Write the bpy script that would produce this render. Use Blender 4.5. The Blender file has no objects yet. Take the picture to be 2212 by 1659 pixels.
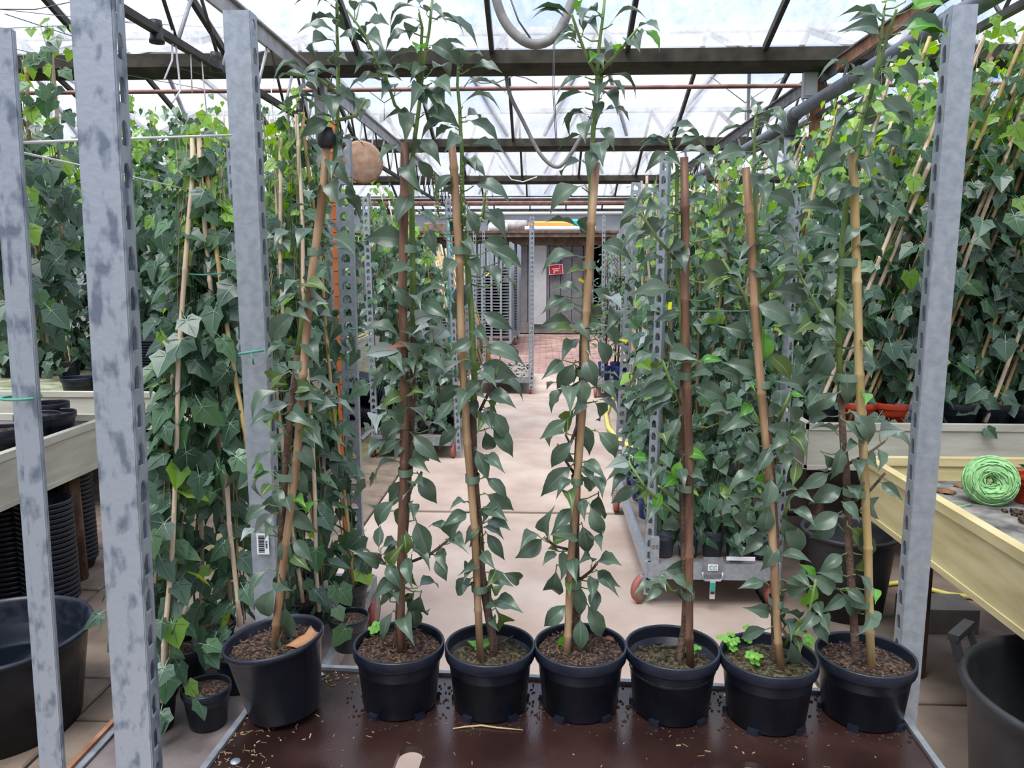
import bpy, bmesh, math, random
from mathutils import Vector, Matrix, Quaternion

# ------------------------------------------------------------------ camera, sky, exposure
F, PITCH, YAW, CAM_H = 1661.0, math.radians(8.73), math.radians(2.34), 1.46
scene = bpy.context.scene
COL = scene.collection
cd = bpy.data.cameras.new('camera'); cam = bpy.data.objects.new('camera', cd); COL.objects.link(cam)
cam.location = (0, 0, CAM_H); cam.rotation_euler = (math.pi/2 - PITCH, 0, YAW)
cd.sensor_width = 36; cd.lens = F/2212*36; cd.clip_start = 0.02; cd.clip_end = 200
scene.camera = cam
vs = scene.view_settings
vs.view_transform = 'Standard'; vs.look = 'None'; vs.gamma = 1; vs.use_curve_mapping = False
vs.exposure = 0.68
SKY = 1.75
sun_d = bpy.data.lights.new('sun', 'SUN'); sun = bpy.data.objects.new('sun', sun_d); COL.objects.link(sun)
sun_d.energy = 5.7; sun_d.angle = math.radians(32); sun_d.color = (1, .97, .93); sun.location = (0, 0, 8); sun.rotation_euler = (math.radians(22), math.radians(-12), 0)

def make_world():
    w = bpy.data.worlds.new('sky'); scene.world = w; w.use_nodes = True
    nt = w.node_tree; N = nt.nodes; L = nt.links; N.clear()
    out = N.new('ShaderNodeOutputWorld'); bg = N.new('ShaderNodeBackground')
    tc = N.new('ShaderNodeTexCoord'); sep = N.new('ShaderNodeSeparateXYZ'); L.new(tc.outputs['Generated'], sep.inputs[0])
    noise = N.new('ShaderNodeTexNoise'); noise.inputs['Scale'].default_value = 3.2; noise.inputs['Detail'].default_value = 5
    mp = N.new('ShaderNodeMapping'); mp.inputs['Scale'].default_value = (1, 1, 2.2); mp.inputs['Location'].default_value = (.35, .1, .2)
    L.new(tc.outputs['Generated'], mp.inputs[0]); L.new(mp.outputs[0], noise.inputs['Vector'])
    ramp = N.new('ShaderNodeValToRGB')
    ramp.color_ramp.elements[0].position = .43; ramp.color_ramp.elements[0].color = (.30, .46, .95, 1)
    ramp.color_ramp.elements[1].position = .58; ramp.color_ramp.elements[1].color = (.93, .96, 1, 1)
    L.new(noise.outputs['Fac'], ramp.inputs[0])
    # overcast luminance law: (1 + 2 sin elevation) / 3
    m1 = N.new('ShaderNodeMath'); m1.operation = 'MULTIPLY_ADD'; m1.inputs[1].default_value = .667; m1.inputs[2].default_value = .333
    mx = N.new('ShaderNodeMath'); mx.operation = 'MAXIMUM'; mx.inputs[1].default_value = 0
    L.new(sep.outputs['Z'], mx.inputs[0]); L.new(mx.outputs[0], m1.inputs[0])
    m2 = N.new('ShaderNodeMath'); m2.operation = 'MULTIPLY'; m2.inputs[1].default_value = SKY; L.new(m1.outputs[0], m2.inputs[0])
    L.new(ramp.outputs[0], bg.inputs['Color']); L.new(m2.outputs[0], bg.inputs['Strength'])
    L.new(bg.outputs[0], out.inputs[0])
make_world()

# ------------------------------------------------------------------ pixel -> place helpers
def ray(x, y):
    a = (x - 1106)/F; b = -(y - 829.5)/F
    fy = math.cos(PITCH) + b*math.sin(PITCH); z = -math.sin(PITCH) + b*math.cos(PITCH)
    return Vector((a*math.cos(YAW) - fy*math.sin(YAW), a*math.sin(YAW) + fy*math.cos(YAW), z))
CAMV = Vector((0, 0, CAM_H))
def at_z(x, y, z): d = ray(x, y); return CAMV + d*((z - CAM_H)/d.z)
def at_y(x, y, Y): d = ray(x, y); return CAMV + d*(Y/d.y)
def at_x(x, y, X): d = ray(x, y); return CAMV + d*(X/d.x)

# ------------------------------------------------------------------ materials
MATS = {}
def mat(name, c1, c2=None, rough=.6, metal=0.0, scale=20, detail=4, bump=0.0, bscale=None, spec=.5, trans=0.0, vary=False, lo=.35, hi=.65, stretch=None, coat=0.0, rough2=None):
    if name in MATS: return MATS[name]
    m = bpy.data.materials.new(name); m.use_nodes = True; MATS[name] = m
    nt = m.node_tree; N = nt.nodes; L = nt.links
    bs = N['Principled BSDF']; out = N['Material Output']
    bs.inputs['Roughness'].default_value = rough; bs.inputs['Metallic'].default_value = metal
    bs.inputs['Specular IOR Level'].default_value = spec
    if coat: bs.inputs['Coat Weight'].default_value = coat; bs.inputs['Coat Roughness'].default_value = .12
    col = None
    if c2 is None: bs.inputs['Base Color'].default_value = (*c1, 1)
    else:
        rp = N.new('ShaderNodeValToRGB'); rp.color_ramp.elements[0].position = lo; rp.color_ramp.elements[1].position = hi
        rp.color_ramp.elements[0].color = (*c1, 1); rp.color_ramp.elements[1].color = (*c2, 1)
        if vary:   # one shade for each leaf
            oi = N.new('ShaderNodeObjectInfo'); ge = N.new('ShaderNodeNewGeometry')
            ad = N.new('ShaderNodeMath'); ad.operation = 'ADD'; fr = N.new('ShaderNodeMath'); fr.operation = 'FRACT'
            L.new(oi.outputs['Random'], ad.inputs[0]); L.new(ge.outputs['Random Per Island'], ad.inputs[1])
            L.new(ad.outputs[0], fr.inputs[0]); L.new(fr.outputs[0], rp.inputs[0])
        else:
            tc = N.new('ShaderNodeTexCoord'); no = N.new('ShaderNodeTexNoise'); no.inputs['Scale'].default_value = scale; no.inputs['Detail'].default_value = detail
            if stretch:
                mp = N.new('ShaderNodeMapping'); mp.inputs['Scale'].default_value = stretch
                L.new(tc.outputs['Object'], mp.inputs[0]); L.new(mp.outputs[0], no.inputs['Vector'])
            else: L.new(tc.outputs['Object'], no.inputs['Vector'])
            L.new(no.outputs['Fac'], rp.inputs[0])
            if rough2 is not None:
                mr = N.new('ShaderNodeMapRange'); mr.inputs[1].default_value = lo; mr.inputs[2].default_value = hi
                mr.inputs[3].default_value = rough; mr.inputs[4].default_value = rough2
                L.new(no.outputs['Fac'], mr.inputs[0]); L.new(mr.outputs[0], bs.inputs['Roughness'])
        L.new(rp.outputs[0], bs.inputs['Base Color']); col = rp.outputs[0]
    if bump:
        tc = N.new('ShaderNodeTexCoord'); nb = N.new('ShaderNodeTexNoise'); nb.inputs['Scale'].default_value = bscale or scale*2; nb.inputs['Detail'].default_value = 3
        bp = N.new('ShaderNodeBump'); bp.inputs['Strength'].default_value = bump; bp.inputs['Distance'].default_value = .01
        L.new(tc.outputs['Object'], nb.inputs['Vector']); L.new(nb.outputs['Fac'], bp.inputs['Height']); L.new(bp.outputs[0], bs.inputs['Normal'])
    if trans:
        tr = N.new('ShaderNodeBsdfTranslucent'); mx = N.new('ShaderNodeMixShader'); mx.inputs[0].default_value = trans
        hs = N.new('ShaderNodeHueSaturation'); hs.inputs['Value'].default_value = 2.2; hs.inputs['Saturation'].default_value = 1.25; hs.inputs['Hue'].default_value = .475
        if col: L.new(col, hs.inputs['Color'])
        else: hs.inputs['Color'].default_value = (*c1, 1)
        L.new(hs.outputs[0], tr.inputs['Color'])
        L.new(bs.outputs[0], mx.inputs[1]); L.new(tr.outputs[0], mx.inputs[2]); L.new(mx.outputs[0], out.inputs[0])
    return m

def glass_mat(name, dlo, dhi, scale, stretch):
    m = bpy.data.materials.new(name); m.use_nodes = True; MATS[name] = m
    nt = m.node_tree; N = nt.nodes; L = nt.links; N.clear()
    out = N.new('ShaderNodeOutputMaterial'); tr = N.new('ShaderNodeBsdfTransparent'); tr.inputs[0].default_value = (.93, .95, .97, 1)
    tl = N.new('ShaderNodeBsdfTranslucent'); tl.inputs[0].default_value = (.50, .50, .50, 1)
    df = N.new('ShaderNodeBsdfDiffuse'); df.inputs[0].default_value = (.55, .52, .46, 1)
    mx0 = N.new('ShaderNodeMixShader'); mx0.inputs[0].default_value = .25; L.new(tl.outputs[0], mx0.inputs[1]); L.new(df.outputs[0], mx0.inputs[2])
    tc = N.new('ShaderNodeTexCoord'); mp = N.new('ShaderNodeMapping'); mp.inputs['Scale'].default_value = stretch
    no = N.new('ShaderNodeTexNoise'); no.inputs['Scale'].default_value = scale; no.inputs['Detail'].default_value = 8; no.inputs['Roughness'].default_value = .75
    no2 = N.new('ShaderNodeTexNoise'); no2.inputs['Scale'].default_value = .9; no2.inputs['Detail'].default_value = 2
    L.new(tc.outputs['Object'], mp.inputs[0]); L.new(mp.outputs[0], no.inputs['Vector']); L.new(tc.outputs['Object'], no2.inputs['Vector'])
    ad = N.new('ShaderNodeMath'); ad.operation = 'MULTIPLY_ADD'; ad.inputs[1].default_value = .8; L.new(no2.outputs['Fac'], ad.inputs[0]); L.new(no.outputs['Fac'], ad.inputs[2])
    mr = N.new('ShaderNodeMapRange'); mr.inputs[1].default_value = .72; mr.inputs[2].default_value = 1.08; mr.inputs[3].default_value = dlo; mr.inputs[4].default_value = dhi
    L.new(ad.outputs[0], mr.inputs[0])
    mx = N.new('ShaderNodeMixShader'); L.new(mr.outputs[0], mx.inputs[0]); L.new(tr.outputs[0], mx.inputs[1]); L.new(mx0.outputs[0], mx.inputs[2])
    L.new(mx.outputs[0], out.inputs[0])
    return m

galv = mat('galvanised steel', (.32, .36, .395), (.42, .46, .495), rough=.45, metal=.5, scale=55, detail=6, lo=.35, hi=.65, bump=.05)
galv_worn = mat('worn galvanised steel', (.17, .205, .26), (.38, .425, .475), rough=.5, metal=.4, scale=48, detail=8, lo=.36, hi=.50, bump=.08, stretch=(1, 1, .5))
galv_dull = mat('dull galvanised steel', (.22, .235, .25), (.34, .355, .37), rough=.5, metal=.45, scale=30)
black_plastic = mat('black plastic', (.007, .010, .019), (.016, .02, .032), rough=.32, scale=30, bump=.03, rough2=.5)
pot_plastic = mat('pot plastic', (.006, .009, .019), (.013, .017, .028), rough=.3, scale=18, rough2=.48, bump=.02)
grey_plastic = mat('grey pot plastic', (.045, .055, .075), (.065, .075, .095), rough=.5)
blue_plastic = mat('blue pot plastic', (.02, .045, .19), rough=.45)
red_plastic = mat('red pot plastic', (.42, .035, .012), (.55, .06, .02), rough=.45)
ltblue_plastic = mat('pale blue pot plastic', (.18, .22, .34), rough=.45)
soil_m = mat('potting soil', (.014, .008, .005), (.16, .09, .055), rough=.95, scale=140, detail=7, bump=1, bscale=120, lo=.44, hi=.66)
moss_m = mat('mossy soil', (.022, .016, .008), (.15, .135, .06), rough=.95, scale=110, detail=7, bump=1, bscale=120, lo=.42, hi=.66)
bamboo_m = mat('bamboo', (.27, .15, .075), (.45, .295, .165), rough=.5, scale=16, stretch=(3, 3, .6), lo=.35, hi=.65)
bamboo_d = mat('dark bamboo', (.10, .048, .03), (.25, .13, .075), rough=.5, scale=20, stretch=(3, 3, .6))
bamboo_p = mat('pale bamboo', (.52, .38, .25), (.70, .56, .42), rough=.6, scale=18, stretch=(3, 3, .5))
bamboo_y = mat('yellow bamboo', (.42, .29, .11), (.56, .42, .20), rough=.5, scale=18, stretch=(3, 3, .5))
bark_m = mat('brown bark', (.075, .04, .03), (.19, .12, .085), rough=.85, scale=60, bump=.5, stretch=(1, 1, .4))
green_stem = mat('green stem', (.13, .22, .05), (.22, .32, .09), rough=.5, scale=20)
vine_m = mat('vine stem', (.16, .12, .06), (.30, .26, .12), rough=.8, scale=30)
tie_m = mat('green tie tape', (.13, .20, .13), (.18, .26, .17), rough=.45)
L_DARK = mat('laurel leaf dark', (.062, .106, .066), (.105, .162, .104), rough=.34, trans=.12, vary=True, lo=0, hi=1, spec=.6)
L_BRIGHT = mat('laurel leaf bright', (.07, .27, .03), (.13, .38, .05), rough=.28, trans=.3, vary=True, lo=0, hi=1, spec=.6)
L_YEL = mat('laurel leaf olive', (.065, .115, .03), (.11, .17, .05), rough=.45, trans=.22, vary=True, lo=0, hi=1)
L_PALE = mat('laurel leaf pale', (.22, .27, .24), (.30, .35, .31), rough=.35, trans=.1, vary=True, lo=0, hi=1)
L_RED = mat('laurel leaf red brown', (.20, .05, .03), (.26, .08, .04), rough=.5, vary=True, lo=0, hi=1)
RIB = mat('leaf midrib', (.22, .32, .14), rough=.45)
RIB_P = mat('leaf midrib pale', (.12, .17, .12), rough=.45)
I_DARK = mat('ivy leaf dark', (.022, .058, .031), (.075, .145, .085), rough=.36, trans=.12, vary=True, lo=0, hi=1, spec=.6)
I_MID = mat('ivy leaf mid', (.05, .13, .05), (.11, .21, .10), rough=.36, trans=.3, vary=True, lo=0, hi=1, spec=.6)
I_YOUNG = mat('ivy leaf young', (.15, .32, .04), (.30, .50, .11), rough=.4, trans=.42, vary=True, lo=0, hi=1)
I_VEIN = mat('ivy vein', (.17, .26, .17), rough=.5)
board_m = mat('brown film board', (.022, .010, .009), (.045, .022, .018), rough=.12, scale=7, lo=.35, hi=.65, bump=.06, bscale=300, rough2=.30, spec=.6)
conc_m = mat('aisle concrete', (.37, .275, .218), (.50, .40, .33), rough=.85, scale=2.6, detail=9, bump=.12, bscale=90)
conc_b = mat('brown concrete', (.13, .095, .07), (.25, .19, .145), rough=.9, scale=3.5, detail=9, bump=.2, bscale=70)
paver_m = mat('brown paver', (.12, .085, .06), (.25, .19, .14), rough=.92, scale=5, detail=9, bump=.3, bscale=80)
paver_moss = mat('mossy paver', (.16, .15, .06), (.30, .27, .13), rough=.92, scale=6, detail=8, bump=.3, bscale=80)
brick_m = mat('red brick paver', (.25, .13, .105), (.42, .27, .22), rough=.9, scale=3, detail=6)
joint_m = mat('joint earth', (.05, .042, .028), (.11, .10, .05), rough=1, scale=12)
bench_m = mat('bench board cream', (.44, .42, .33), (.58, .56, .46), rough=.55, scale=4, stretch=(1, 1, 6), detail=7)
bench_y = mat('bench board yellowed', (.50, .41, .19), (.66, .57, .31), rough=.55, scale=4, stretch=(1, 1, 6), detail=7)
mat_m = mat('bench ground cover', (.06, .055, .05), (.25, .24, .21), rough=.9, scale=14, detail=7, bump=.4)
algae_m = mat('bench algae boards', (.13, .15, .05), (.42, .42, .30), rough=.9, scale=9, detail=7, bump=.4)
wood_post = mat('rotting wood', (.06, .03, .018), (.19, .11, .07), rough=.95, scale=30, bump=.8, stretch=(1, 1, .3))
gutter_m = mat('mossy gutter', (.017, .014, .009), (.060, .051, .032), rough=.85, scale=9, detail=8, lo=.3, hi=.75)
bar_m = mat('dark glazing bar', (.025, .022, .018), (.055, .05, .042), rough=.7, scale=20)
rust_m = mat('rusty iron', (.22, .085, .035), (.38, .20, .11), rough=.8, scale=14)
girder_m = mat('pale girder', (.30, .30, .30), (.45, .45, .45), rough=.55, metal=.4, scale=9)
girder_d = mat('dark girder', (.10, .10, .10), (.22, .21, .20), rough=.6, metal=.4, scale=9)
pipe_m = mat('grey pvc pipe', (.12, .14, .16), (.19, .21, .23), rough=.5, scale=12)
redpipe_m = mat('red pipe', (.20, .085, .07), (.32, .17, .14), rough=.7, scale=8)
hose_m = mat('grey hose', (.20, .19, .18), (.30, .29, .27), rough=.6, scale=12)
white_m = mat('white string', (.78, .78, .76), rough=.8)
wire_m = mat('thin wire', (.12, .12, .13), rough=.5, metal=.5)
gstring_m = mat('green string', (.10, .34, .24), rough=.7)
yellow_m = mat('yellow hose', (.66, .58, .10), (.76, .68, .2), rough=.5)
ytag_m = mat('yellow tag', (.85, .80, .02), rough=.5)
orange_m = mat('orange stick', (.68, .17, .045), (.78, .24, .07), rough=.6, scale=12)
ink_m = mat('ink', (.02, .02, .022), rough=.7)
paper_m = mat('white label', (.82, .83, .86), rough=.6)
teal_m = mat('teal print', (.02, .36, .28), rough=.6)
twine_m = mat('green twine', (.20, .44, .15), (.35, .60, .28), rough=.75, scale=60)
shed_m = mat('shed boards', (.145, .14, .145), (.20, .19, .195), rough=.8, scale=6)
shedpost_m = mat('shed pale board', (.45, .45, .44), (.53, .53, .52), rough=.8, scale=5)
shedbase_m = mat('shed base', (.17, .15, .13), (.25, .22, .20), rough=.9, scale=8)
woodroof_m = mat('shed roof wood', (.11, .075, .055), (.22, .16, .12), rough=.9, scale=10)
sign_m = mat('red sign', (.42, .012, .02), rough=.45)
rust_rim = mat('red wheel rim', (.34, .10, .08), rough=.6)
wheel_m = mat('brown wheel', (.22, .17, .11), (.32, .26, .18), rough=.7)
disc_m = mat('woven disc', (.36, .21, .13), (.52, .34, .23), rough=.8, scale=40)
tarp_o = mat('orange tarp', (.78, .36, .07), rough=.6)
tarp_t = mat('teal sheet', (.03, .42, .36), rough=.6)
grey_felt = mat('grey felt', (.30, .28, .27), (.46, .43, .41), rough=.9, scale=12)
dkwood = mat('cart wood', (.15, .125, .105), (.30, .255, .22), rough=.85, scale=8)
chip_m = mat('straw chips', (.16, .09, .04), (.52, .38, .2), rough=.8, vary=True, lo=0, hi=1)
crumb_m = mat('soil crumbs', (.02, .012, .008), (.07, .045, .03), rough=1, vary=True, lo=0, hi=1)
weed_m = mat('weed green', (.16, .42, .05), (.26, .55, .10), rough=.5, trans=.3, vary=True, lo=0, hi=1)
dead_leaf = mat('orange dead leaf', (.55, .26, .11), (.70, .42, .23), rough=.7, scale=30, trans=.15)
brown_leaf = mat('magnolia underside', (.16, .065, .02), (.30, .14, .05), rough=.6, vary=True, lo=0, hi=1)
greybox_m = mat('grey plastic box', (.55, .56, .57), rough=.5)
lampblack = mat('lamp holder black', (.015, .016, .018), rough=.5)
GLASS = glass_mat('greenhouse glass dirty', .30, .80, 9, (1, .5, .5))
GLASS2 = glass_mat('greenhouse glass clear', .22, .55, 5, (1, .5, .5))
WALLG = glass_mat('side wall sheet', .75, .95, 3, (1, 1, 1))

# ------------------------------------------------------------------ mesh builder
def rotm(axis_to):   # matrix taking +Z to the vector
    return Vector((0, 0, 1)).rotation_difference(Vector(axis_to)).to_matrix()
class MB:
    def __init__(s): s.v = []; s.f = []; s.m = []; s.sm = []
    def add(s, vs_, fs, mi=0, smooth=False):
        o = len(s.v); s.v += [tuple(p) for p in vs_]; s.f += [tuple(i + o for i in q) for q in fs]
        s.m += [mi]*len(fs); s.sm += [smooth]*len(fs); return s
    def box(s, c, d, R=None, mi=0):
        c = Vector(c); P = []
        for x in (-.5, .5):
            for y in (-.5, .5):
                for z in (-.5, .5):
                    q = Vector((x*d[0], y*d[1], z*d[2])); P.append(c + (R @ q if R else q))
        return s.add(P, [(0, 1, 3, 2), (4, 6, 7, 5), (0, 4, 5, 1), (2, 3, 7, 6), (0, 2, 6, 4), (1, 5, 7, 3)], mi)
    def bar(s, a, b, w, h, mi=0, roll=0.0):   # box along a->b, w sideways, h upward
        a = Vector(a); b = Vector(b); d = b - a; ln = d.length; d.normalize()
        up = Vector((0, 0, 1)) if abs(d.z) < .95 else Vector((0, 1, 0))
        sx = d.cross(up).normalized(); uz = sx.cross(d).normalized()
        R = Matrix((sx, d, uz)).transposed()
        return s.box((a + b)/2, (w, ln, h), R, mi)
    def tube(s, pts, rad, n=6, caps=True, mi=0):
        pts = [Vector(p) for p in pts]
        if not isinstance(rad, (list, tuple)): rad = [rad]*len(pts)
        V = []; FS = []; prev = None
        for i, p in enumerate(pts):
            t = (pts[min(i+1, len(pts)-1)] - pts[max(i-1, 0)])
            t = t.normalized() if t.length > 1e-9 else Vector((0, 0, 1))
            if prev is None: a = t.orthogonal().normalized()
            else:
                a = prev - t*prev.dot(t); a = a.normalized() if a.length > 1e-6 else t.orthogonal().normalized()
            prev = a; b = t.cross(a)
            for k in range(n):
                an = 2*math.pi*k/n; V.append(p + (a*math.cos(an) + b*math.sin(an))*rad[i])
        for i in range(len(pts)-1):
            for k in range(n):
                FS.append((i*n+k, i*n+(k+1) % n, (i+1)*n+(k+1) % n, (i+1)*n+k))
        s.add(V, FS, mi, True)
        if caps:
            o = len(s.v) - len(V)
            s.f.append(tuple(o + k for k in reversed(range(n)))); s.m.append(mi); s.sm.append(False)
            o2 = o + (len(pts)-1)*n
            s.f.append(tuple(o2 + k for k in range(n))); s.m.append(mi); s.sm.append(False)
        return s
    def lathe(s, prof, c=(0, 0, 0), n=28, R=None, mi=0, smooth=True):
        c = Vector(c); V = []; FS = []
        for r, z in prof:
            for k in range(n):
                an = 2*math.pi*k/n; q = Vector((r*math.cos(an), r*math.sin(an), z)); V.append(c + (R @ q if R else q))
        for i in range(len(prof)-1):
            for k in range(n): FS.append((i*n+k, i*n+(k+1) % n, (i+1)*n+(k+1) % n, (i+1)*n+k))
        return s.add(V, FS, mi, smooth)
    def mesh(s, name, mats):
        me = bpy.data.meshes.new(name); me.from_pydata(s.v, [], s.f)
        for m in (mats if isinstance(mats, (list, tuple)) else [mats]): me.materials.append(m)
        me.polygons.foreach_set('material_index', s.m); me.polygons.foreach_set('use_smooth', s.sm); me.update()
        return me
    def obj(s, name, mats, parent=None): return put(name, s.mesh(name, mats), parent)

def put(name, me, parent=None, M=None):
    o = bpy.data.objects.new(name, me); COL.objects.link(o)
    if parent is not None:
        o.parent = parent
        if parent.type == 'EMPTY': o.matrix_parent_inverse = Matrix.Translation(-parent.location)
    if M is not None: o.matrix_basis = M
    return o
def tag(o, label, cat, group=None, kind=None):
    o['label'] = label; o['category'] = cat
    if group: o['group'] = group
    if kind: o['kind'] = kind
    return o
def root(name, loc, label=None, cat=None, group=None, kind=None):
    o = bpy.data.objects.new(name, None); COL.objects.link(o); o.location = loc; o.empty_display_size = .05
    if label: tag(o, label, cat, group)
    if kind: o['kind'] = kind
    return o
def text_mesh(s, size):
    cu = bpy.data.curves.new('txt', 'FONT'); cu.body = s; cu.size = size; cu.align_x = 'CENTER'; cu.align_y = 'CENTER'; cu.extrude = .0004
    t = bpy.data.objects.new('txt', cu); COL.objects.link(t)
    bpy.context.view_layer.update()
    me = bpy.data.meshes.new_from_object(t.evaluated_get(bpy.context.evaluated_depsgraph_get()))
    bpy.data.objects.remove(t); return me
rnd = random.Random(7)

# ================================================================== SETTING
# ---- floor
def slab_mesh(w, d, m, h=.05):
    b = MB(); e = .006
    for z, k in ((-h, 0), (-e, 0), (0, e)): b.v += [(-w/2+k, -d/2+k, z), (w/2-k, -d/2+k, z), (w/2-k, d/2-k, z), (-w/2+k, d/2-k, z)]
    b.f = [(8, 9, 10, 11)] + [(i+o, (i+1) % 4+o, (i+1) % 4+o+4, i+o+4) for o in (0, 4) for i in range(4)]
    b.m = [0]*9; b.sm = [False]*9
    return b.mesh('slab', m)
floor = MB().box((0, 10, -.06), (60, 60, .08)).obj('floor', joint_m); floor['kind'] = 'structure'
def T(x, y, z, rz=0): return Matrix.Translation((x, y, z)) @ Matrix.Rotation(rz, 4, 'Z')
def slab(me, x, y, jit=.002): put('slab', me, floor, T(x, y, rnd.uniform(-jit, jit)))
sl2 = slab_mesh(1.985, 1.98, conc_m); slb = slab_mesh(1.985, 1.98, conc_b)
for k in range(7):
    y = -2.57 + 2.0*k + (.03 if k > 3 else 0)
    if y < 10.5: slab(sl2, -.02, y); slab(slb, 1.98, y + .03)
    if y < 10.5: slab(slb, 3.98, y)
pv = [slab_mesh(.492, .492, m) for m in (paver_m,)*11 + (paver_moss,)]
for i in range(8):
    for j in range(22):
        x = -1.27 - .5*i; y = -1.0 + .5*j + (.25 if i % 2 else 0)
        if y < 9.9 and i*j < 120: slab(rnd.choice(pv), x, y, .004)
# brick paving before the shed: the nearer ones one by one, the far rest joined
br = slab_mesh(.205, .1, brick_m, .06)
cnt = 0; far = MB()
for r in range(57):
    for c in range(17):
        x = -1.55 + .213*c + (.106 if r % 2 else 0); y = 10.47 + .108*r
        if cnt < 290: slabo = put('brick', br, floor, T(x, y, rnd.uniform(-.004, .004))); cnt += 1
        else: far.box((x, y, -.03), (.205, .1, .06 + rnd.uniform(0, .006)))
fo = far.obj('brick_paving', brick_m, floor); fo['kind'] = 'stuff'

# ---- roof
ceiling = root('ceiling', (0, 8, 3), kind='structure')
GZ = 3.0; GY = [-6.1, -1.9, 2.3, 6.5, 10.75, 15.0, 19.25, 23.5]; RISE = .78
gl_me = {}
for gi, y in enumerate(GY):
    g = MB()
    if gi == 2: pass
    prof = [(-.12, .0), (.12, .0), (.15, .035), (.15, .135), (-.15, .135), (-.15, .035)]
    V = [(x, y + a, GZ + b + .0) for x in (-11, 11) for a, b in prof]
    g.add(V, [tuple(range(6)), tuple(reversed(range(6, 12)))] + [(i, i+6, (i+1) % 6+6, (i+1) % 6) for i in range(6)])
    if y > 3: g.obj('gutter', gutter_m, ceiling)
    else: g.obj('gutter', gutter_m, ceiling)
    if gi == len(GY)-1: break
    y2 = GY[gi+1]; ym = (y + y2)/2; zr = GZ + .12 + RISE
    MB().box((0, ym, zr + .02), (22, .06, .07)).obj('ridge', girder_m, ceiling)
    for side, (a, b) in enumerate(((y + .14, ym), (y2 - .14, ym))):
        z0 = GZ + .13
        for k in range(-10, 10):
            xb = -.418 + 1.06*k
            if xb < -10.9 or xb > 9.8: continue
            MB().bar((xb, a, z0), (xb, b, zr - .01), .035, .06).obj('glazing_bar', bar_m, ceiling)
            key = (gi, side)
            # glass pane between this bar and the next
            V = [(xb + .02, a, z0 + .02), (xb + 1.04, a, z0 + .02), (xb + 1.04, b, zr + .01), (xb + .02, b, zr + .01)]
            V += [(p[0], p[1], p[2] + .004) for p in V]
            MB().add(V[:4], [(0, 1, 2, 3)]).obj('pane', GLASS if gi <= 2 else GLASS2, ceiling)
# faint bracing under the further ridges
for gi in (3, 4, 5):
    ym = (GY[gi] + GY[gi+1])/2
    for k in range(-6, 7):
        x = .55 + 1.6*k
        MB().bar((x, ym, 3.92), (x + .55, GY[gi+1], 3.2), .04, .04).obj('brace', girder_m, ceiling)
        MB().bar((x, ym, 3.92), (x - .55, GY[gi+1], 3.2), .04, .04).obj('brace', girder_m, ceiling)
# lattice girders along the aisle
def girder(x, zt, zb, y0, y1, mt, mb, wt, flip):
    g = root('lattice_girder', (x, y0, zb)); g.parent = ceiling; g.matrix_parent_inverse = Matrix.Translation(-ceiling.location)
    def part(b, n, m):
        o = b.obj(n, m); o.parent = g; o.matrix_parent_inverse = Matrix.Translation(-g.location); return o
    part(MB().bar((x, y0, zt), (x, y1, zt), .02, wt), 'top_chord', mt)
    part(MB().bar((x, y0, zt + wt/2), (x, y1, zt + wt/2), .07, .012), 'top_flange', mt)
    part(MB().bar((x, y0, zb), (x, y1, zb), .04, .036), 'bottom_chord', mb)
    n = int((y1 - y0)/.55)
    for k in range(n):
        ya = y0 + (y1 - y0)*k/n; yb = y0 + (y1 - y0)*(k + .5)/n; yc = y0 + (y1-y0)*(k+1)/n
        part(MB().tube([(x, ya, zt), (x, yb, zb)], .011, 6), 'web_rod', mb); part(MB().tube([(x, yb, zb), (x, yc, zt)], .011, 6), 'web_rod', mt)
    return g
girder(-1.9, 2.99, 2.60, .5, 20, girder_m, bar_m, .11, False)
girder(2.25, 2.98, 2.68, .5, 20, girder_d, girder_d, .10, True)
MB().bar((2.25, 2.5, 2.985), (2.25, 6.3, 2.985), .03, .085).obj('rusty_plate', rust_m, ceiling)
MB().box((2.25, 6.72, 1.5), (.09, .09, 3.0)).obj('trim_1', rust_m)['kind'] = 'structure'
MB().box((-1.9, 6.75, 1.5), (.09, .09, 3.0)).obj('trim_2', girder_m)['kind'] = 'structure'
MB().tube([(-11, 6.9, 2.965), (11, 6.9, 2.965)], .018, 8).obj('heating_pipe', redpipe_m, ceiling)
MB().tube([(-11, 18.7, 2.93), (11, 18.7, 2.93)], .055, 10).obj('heating_pipe', redpipe_m, ceiling)
MB().tube([(-11, 18.6, 3.04), (11, 18.6, 3.04)], .02, 8).obj('conduit', galv_dull, ceiling)
for (a, b) in (((0, 20, 5.2), (480, 60, 6.4)), ((0, 62, 5.2), (430, 30, 6.4)), ((10, 30, 4.6), (470, 170, 6.3)), ((0, 98, 5.0), (480, 200, 6.3)), ((0, 20, 4.6), (150, 5, 4.6))):
    MB().tube([at_y(*a), (at_y(*a) + at_y(*b))/2 - Vector((0, 0, .02)), at_y(*b)], .003, 4).obj('support_wire', wire_m, ceiling)
for px, py in ((1190, 0), (1193, 8)):
    MB().tube([at_y(px, 0, 6.2), at_y(px + 6, 90, 6.2), at_y(px + 4, 190, 6.2), at_y(px + 10, 300, 6.2)], .004, 4).obj('support_wire', wire_m, ceiling)
for px, X in ((1610, 9.4), (830, 9.4)):
    a = at_y(px - 75, 165, X); b = at_y(px, 222, X); c = at_y(px + 85, 165, X); d = at_y(px, 260, X)
    MB().tube([a, b], .006, 5).tube([c, b], .006, 5).tube([b, d], .005, 5).obj('wire_hanger', galv_dull, ceiling)
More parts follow.
